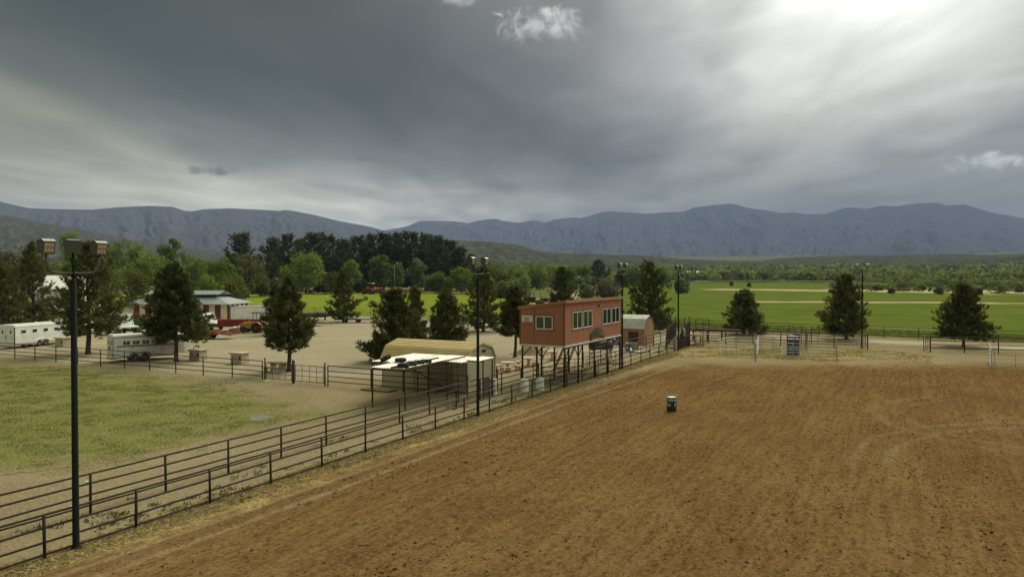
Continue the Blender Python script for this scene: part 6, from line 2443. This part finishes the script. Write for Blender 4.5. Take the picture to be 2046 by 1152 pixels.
def letters(root, rows, radius):
    """stencilled white capitals bent round the drum"""
    dg = bpy.context.evaluated_depsgraph_get()
    face = math.atan2(-bp.y, -bp.x)
    for z, h, chars in rows:
        for ch, ang in chars:
            cu = bpy.data.curves.new("txt", 'FONT')
            cu.body = ch
            cu.size = h / .69
            cu.align_x = 'CENTER'
            cu.offset = .006
            tmp = bpy.data.objects.new("txt", cu)
            COL.objects.link(tmp)
            bpy.context.view_layer.update()
            me = bpy.data.meshes.new_from_object(tmp.evaluated_get(bpy.context.evaluated_depsgraph_get()))
            bpy.data.objects.remove(tmp)
            bpy.data.curves.remove(cu)
            for v in me.vertices:
                a = face + R_(ang) + v.co.x / radius
                v.co = (math.cos(a) * radius, math.sin(a) * radius, z + v.co.y)
            OB("letter", me, LETTER, root)


letters(drm, [(.645, .17, [("I", -58), ("N", -31), ("A", 2), ("N", 48)]), (.365, .17, [("R", -52), ("U", -26), ("F", 44)])], .2905)


def fire_post():
    p = G(993, 777)
    root = thing("red_standpipe", "red standpipe post beside the tan shed", "standpipe", p)
    MB().lathe([(.08, 0), (.08, 1.25), (.10, 1.27), (.10, 1.38), (.06, 1.45)], 12).build("pipe", RED, root, smooth=True)
    MB().cbox((0, 0, .55), (.2, .2, .08)).build("white_band", WHITE, root)
    p = G(975, 790)
    root = thing("meter_box", "grey meter cabinet on the ground at the corner of the tan shed", "utility cabinet", p, RZ_R)
    MB().cbox((0, 0, .62), (.5, .3, 1.24), .03).build("cabinet", mat("meter_grey", (.30, .28, .24), .7, var=.12, scale=3), root)
    MB().box(-.2, -.165, .2, .2, -.152, 1.1).build("door", GREYM, root)
    p = G(988, 788)
    root = thing("white_post", "short white post between the meter cabinet and the red standpipe", "post", p, RZ_R)
    MB().cbox((0, 0, .5), (.24, .2, 1.0), .03).build("post", WHITE, root)
    MB().cbox((0, 0, 1.03), (.3, .26, .06), .02).build("cap", WHITE_D, root)


fire_post()


def pallets():
    p = G(757, 780)
    root = thing("wooden_pallet", "flat grey wooden pallet lying against the tan shed's left wall", "pallet", p, RZ_R)
    for i in range(7):
        MB().box(-1.2 + i * .35, -.5, .1, -.92 + i * .35, .5, .125).build("board", PLY, root)
    for y in (-.45, 0, .45):
        MB().box(-1.2, y - .05, 0, 1.2, y + .05, .098).build("runner", PLY, root)


pallets()


def under_cabin():
    # black smoker barbecue, blue frame cart, grey tub, white trough
    p = G(1200, 709)
    root = thing("smoker_barbecue", "black barrel smoker standing behind the cabin stilts", "barbecue", p, RZ_F - .8)
    MB().lathe([(.02, -1.2), (.42, -1.15), (.46, -1.1), (.46, 1.1), (.42, 1.15), (.02, 1.2)], 16, (0, 0, 1.0), ax='x').build("drum", DARK, root, smooth=True)
    for x in (-.8, .8):
        for y in (-.35, .35):
            MB().tube((x, y, 0), (x, y * .8, .75), .035, 6).build("leg", DARK, root)
    MB().tube((.9, 0, 1.4), (.9, 0, 2.1), .08, 8).build("chimney", DARK, root)
    MB().box(-.9, -.65, .9, .9, -.46, .94).build("shelf", RUST, root)
    p = G(1240, 701)
    root = thing("blue_cart", "blue slatted steel frame tipped beside the brown shed", "cart", p, RZ_R + .2)
    for s in (-.55, .55):
        MB().extr([(-1.1, .05), (-.95, .05), (-.65, 1.25), (-.8, 1.3)], s - .04, s + .04).extr([(-.8, 1.2), (-.7, 1.3), (1.1, .12), (1.05, .02)], s - .04, s + .04).build("side_frame", BLUE, root)
    for i in range(6):
        q = i / 5
        MB().box(-.7 + 1.7 * q, -.55, 1.22 - 1.1 * q, -.58 + 1.7 * q, .55, 1.27 - 1.1 * q).build("slat", BLUE_L, root)
    MB().box(-1.04, -.5, .1, -.98, .5, .9).build("end_panel", BLUE, root)
    wheel(root, (.9, 0, .22), .22, .12, RIM_W)
    p = G(1262, 699)
    root = thing("stock_tank", "grey oval stock tank by the brown shed door", "tank", p, RZ_R)
    MB().lathe([(.62, 0), (.66, .05), (.68, .75), (.70, .78), (.64, .78), (.60, .1)], 20).build("tub", GREYM, root, smooth=True)
    p = G(1273, 704)
    root = thing("white_trough", "low white trough on the ground by the brown shed", "trough", p, RZ_R)
    MB().extr([(-.7, .1), (.7, .1), (.8, .5), (.72, .5), (.64, .18), (-.64, .18), (-.72, .5), (-.8, .5)], -.3, .3).build("tub", WHITE, root)
    for x in (-.5, .5):
        MB().box(x - .05, -.28, 0, x + .05, .28, .098).build("foot", GREYM, root)
    p = G(1207, 719)
    root = thing("feed_bucket", "small white feed bucket under the cabin", "bucket", p)
    MB().lathe([(.13, 0), (.16, .38), (.17, .40), (.15, .40)], 14).build("bucket", WHITE_C, root)
    MB().path([(-.16, 0, .38), (-.1, 0, .50), (.1, 0, .50), (.16, 0, .38)], .008, 5).build("handle", GREYM, root)


under_cabin()


# trailers by the field fence
def utility_trailer(label, px, by, rz, L, W, bed, dark=False, wheel_m=RIM_W):
    root = thing("utility_trailer", label, "trailer", G(px, by), rz, "small trailers by the field fence")
    MB().box(-L / 2, -W / 2, .62, L / 2, W / 2, .70).build("deck", bed, root)
    for s in (-1, 1):
        MB().box(-L / 2, s * W / 2 - .03, .5, L / 2, s * W / 2 + .03, .615).build("side_rail", RUST_D, root)
        wheel(root, (0, s * (W / 2 - .15), .34), .34, .2, wheel_m)
    MB().tube((L / 2, -.4, .55), (L / 2 + 1.3, 0, .5), .05, 6).tube((L / 2, .4, .55), (L / 2 + 1.3, 0, .5), .05, 6).build("tongue", RUST_D, root)
    MB().tube((L / 2 + 1.2, 0, .02), (L / 2 + 1.2, 0, .7), .03, 6).build("jack", GREYM, root)


utility_trailer("pale flatbed trailer right of the open tiered pine", 627, 651, .25, 3.0, 1.9, PLY)
utility_trailer("white-wheeled low trailer under the conical pine", 690, 644, .02, 3.6, 1.7, RUST_D)
utility_trailer("long grey low trailer with ramps left of the bushy pine", 716, 644, 0.0, 4.6, 1.8, GREYM)
utility_trailer("grey flat trailer behind the second floodlight pole", 985, 651, .05, 4.0, 1.8, GREYM)


def boat_hull():
    p = G(636, 639)
    root = thing("covered_load", "long low dark tarp-covered load left of the conical pine", "covered load", p, .1)
    st = [(-2.6, .75, .55, .95), (-1.2, .95, .5, 1.15), (.6, .95, .5, 1.2), (1.8, .6, .6, 1.1), (2.8, .06, .85, .95)]
    vs, fs = [], []
    for x, w, z0, z1 in st:
        vs += [(x, -w * .6, z0), (x, -w, (z0 + z1) / 2 + .05), (x, -w * .6, z1 + .1), (x, 0, z1 + .25), (x, w * .6, z1 + .1), (x, w, (z0 + z1) / 2 + .05), (x, w * .6, z0)]
    for j in range(len(st) - 1):
        for i in range(7):
            fs.append((j * 7 + i, (j + 1) * 7 + i, (j + 1) * 7 + (i + 1) % 7, j * 7 + (i + 1) % 7))
    fs += [tuple(range(7)), tuple(range(len(vs) - 1, len(vs) - 8, -1))]
    MB().add(vs, fs).build("tarp", mat("dark_tarp", (.045, .045, .042), .8, var=.2, scale=2), root)
    for x in (-1.6, 1.2):
        MB().box(x - .06, -.6, 0, x + .06, .6, .62).build("cradle", RUST_D, root)


boat_hull()


# far yard junk, poles, far buildings
def junk(label, px, d, sc, seed):
    g = random.Random(seed)
    root = thing("farm_machinery", label, "farm machinery", AT(px, d), g.uniform(-.4, .4), "old farm machinery beyond the cabin")
    MB().box(-1.8 * sc, -.9 * sc, .4 * sc, 1.8 * sc, .9 * sc, .7 * sc).build("frame", RUST, root)
    MB().extr([(-1.6 * sc, .72 * sc), (.4 * sc, .72 * sc), (.6 * sc, 1.25 * sc), (-.5 * sc, 1.4 * sc), (-1.5 * sc, 1.15 * sc)], -.5 * sc, .5 * sc).build("hopper", RUST, root)
    for k in range(4):
        MB().tube((g.uniform(-1.7, 1.7) * sc, g.uniform(-.7, .7) * sc, .6 * sc), (g.uniform(-1.9, 1.9) * sc, g.uniform(-.7, .7) * sc, g.uniform(1.2, 2.6) * sc), .06 * sc, 6).build("arm", RUST, root)
    for x in (-1.1, 1.1):
        for s in (-1, 1):
            wheel(root, (x * sc, s * .95 * sc, .42 * sc), .42 * sc, .22 * sc, RIM_T)


junk("tall rusty farm machine left of the red dirt track", 1064, 205, 1.6, 3)
junk("low rusty farm machine at the foot of the red dirt track", 1092, 212, 1.2, 4)
junk("flat rusty harrow at the far side of the pasture, near the domed tree", 622, 318, .9, 6)


def power_pole(label, px, d, H):
    root = thing("utility_pole", label, "utility pole", AT(px, d), .3, "wooden utility poles")
    MB().tube((0, 0, 0), (0, 0, H), .2, 8, .13).build("pole", PLY, root, smooth=True)
    MB().cbox((0, 0, H - .8), (2.6, .14, .16)).build("crossarm", PLY, root)
    for x in (-1.1, -.4, .4, 1.1):
        MB().lathe([(.06, 0), (.08, .1), (.05, .2)], 8).build("insulator", GREYM, root, (x, 0, H - .72))


power_pole("thin wooden utility pole at the far edge of the pasture", 788, 300, 12.0)
power_pole("utility pole beyond the red dirt track", 1101, 390, 11.5)


def far_house(label, px, d, w, h, dp, m):
    z = float(ground_height(np.array([AT(px, d).x]), np.array([d]))[0])
    root = thing("far_building", label, "building", AT(px, d) + Vector((0, 0, z)), 0.1, "pale roofs far out in the river wood")
    MB().box(-w / 2, 0, 0, w / 2, dp, h).build("wall", WHITE_D, root)
    rf = MB().extr([(-.6, h - .2), (dp / 2, h + dp * .22), (dp + .6, h - .2), (dp + .6, h), (dp / 2, h + dp * .25), (-.6, h)], -w / 2 - .6, w / 2 + .6, ax='x').build("roof", TIN_G, root)
    for i in range(3):
        MB().box(-w * .35 + i * w * .3, -.05, h * .3, -w * .35 + i * w * .3 + w * .12, -.005, h * .75).build("window", GLASS, root)


far_house("long pale roof among the river trees right of the fourth floodlight heads", 1384, 900, 18, 10.5, 10, WHITE_D)
far_house("small pale roof further right among the river trees", 1411, 920, 8, 10.0, 8, WHITE_D)


# litter and puddle
def litter():
    p = G(727, 1094)
    root = thing("crushed_can", "crushed reddish can lying on the arena dirt in the foreground", "can", p + Vector((0, 0, .085)), .35)
    MB().lathe([(.02, -.15), (.045, -.145), (.055, -.12), (.05, -.03), (.042, .02), (.056, .09), (.045, .145), (.02, .15)], 12, ax='x').build("can_body", mat("faded_red_can", (.20, .065, .04), .5, .2, var=.3, scale=14), root, smooth=True)
    MB().lathe([(.042, .146), (.046, .152), (.01, .15)], 12, ax='x').build("can_lid", GREYM, root)
    g = random.Random(4)
    spots = ((174, 962, "white scrap of paper beyond the alley fence near the near pole"), (142, 1013, "white scrap caught on the arena fence rail line by the near pole"), (945 / 2.25, 640 + 595 / 2.25, "pale stone by the lawn side of the alley fence"))
    for px, py, lab in spots:
        o = MB().add([(-.07, -.05, .01), (.06, -.06, .03), (.08, .05, .015), (-.05, .06, .045), (0, 0, .06)], [(0, 1, 4), (1, 2, 4), (2, 3, 4), (3, 0, 4), (3, 2, 1, 0)]).build("litter", WHITE_D, None, G(px, py), g.uniform(0, 3))
        tag(o, lab, "litter", "bits of litter on the ground")
    pts = [(.55 * (1 + .25 * math.sin(3 * t) + .12 * math.cos(5 * t)) * math.cos(t), 0.8 * (1 + .2 * math.cos(2 * t)) * math.sin(t)) for t in [2 * math.pi * i / 36 for i in range(36)]]
    o = MB().add([(x, y, 0) for x, y in pts], [tuple(range(36))]).build("puddle", mat("puddle_water", (.24, .235, .18), .25, 0, var=.15, spec=.5), None, G(518, 837) + Vector((0, 0, .034)))
    struct(o)


litter()
# ================================================================ the air
def haze_box():
    m = bpy.data.materials.new("haze_air")
    m.use_nodes = True
    t = m.node_tree
    t.nodes.clear()
    out = N(t, "ShaderNodeOutputMaterial")
    v = N(t, "ShaderNodeVolumePrincipled")
    v.inputs['Color'].default_value = (0.40, 0.54, 1.0, 1)
    v.inputs['Density'].default_value = 7.6e-5
    v.inputs['Anisotropy'].default_value = 0.0
    m.cycles.volume_sampling = 'DISTANCE'
    t.links.new(v.outputs[0], out.inputs['Volume'])
    top = max(max((o.matrix_world @ Vector(c)).z for c in o.bound_box) for o in SC.objects if o.type == 'MESH') + 20
    low = min(min((o.matrix_world @ Vector(c)).z for c in o.bound_box) for o in SC.objects if o.type == 'MESH') - 1
    o = MB().box(-21000, -21000, low, 21000, 21000, top).build("haze", m)
    struct(o, "stuff")


bpy.context.view_layer.update()
haze_box()
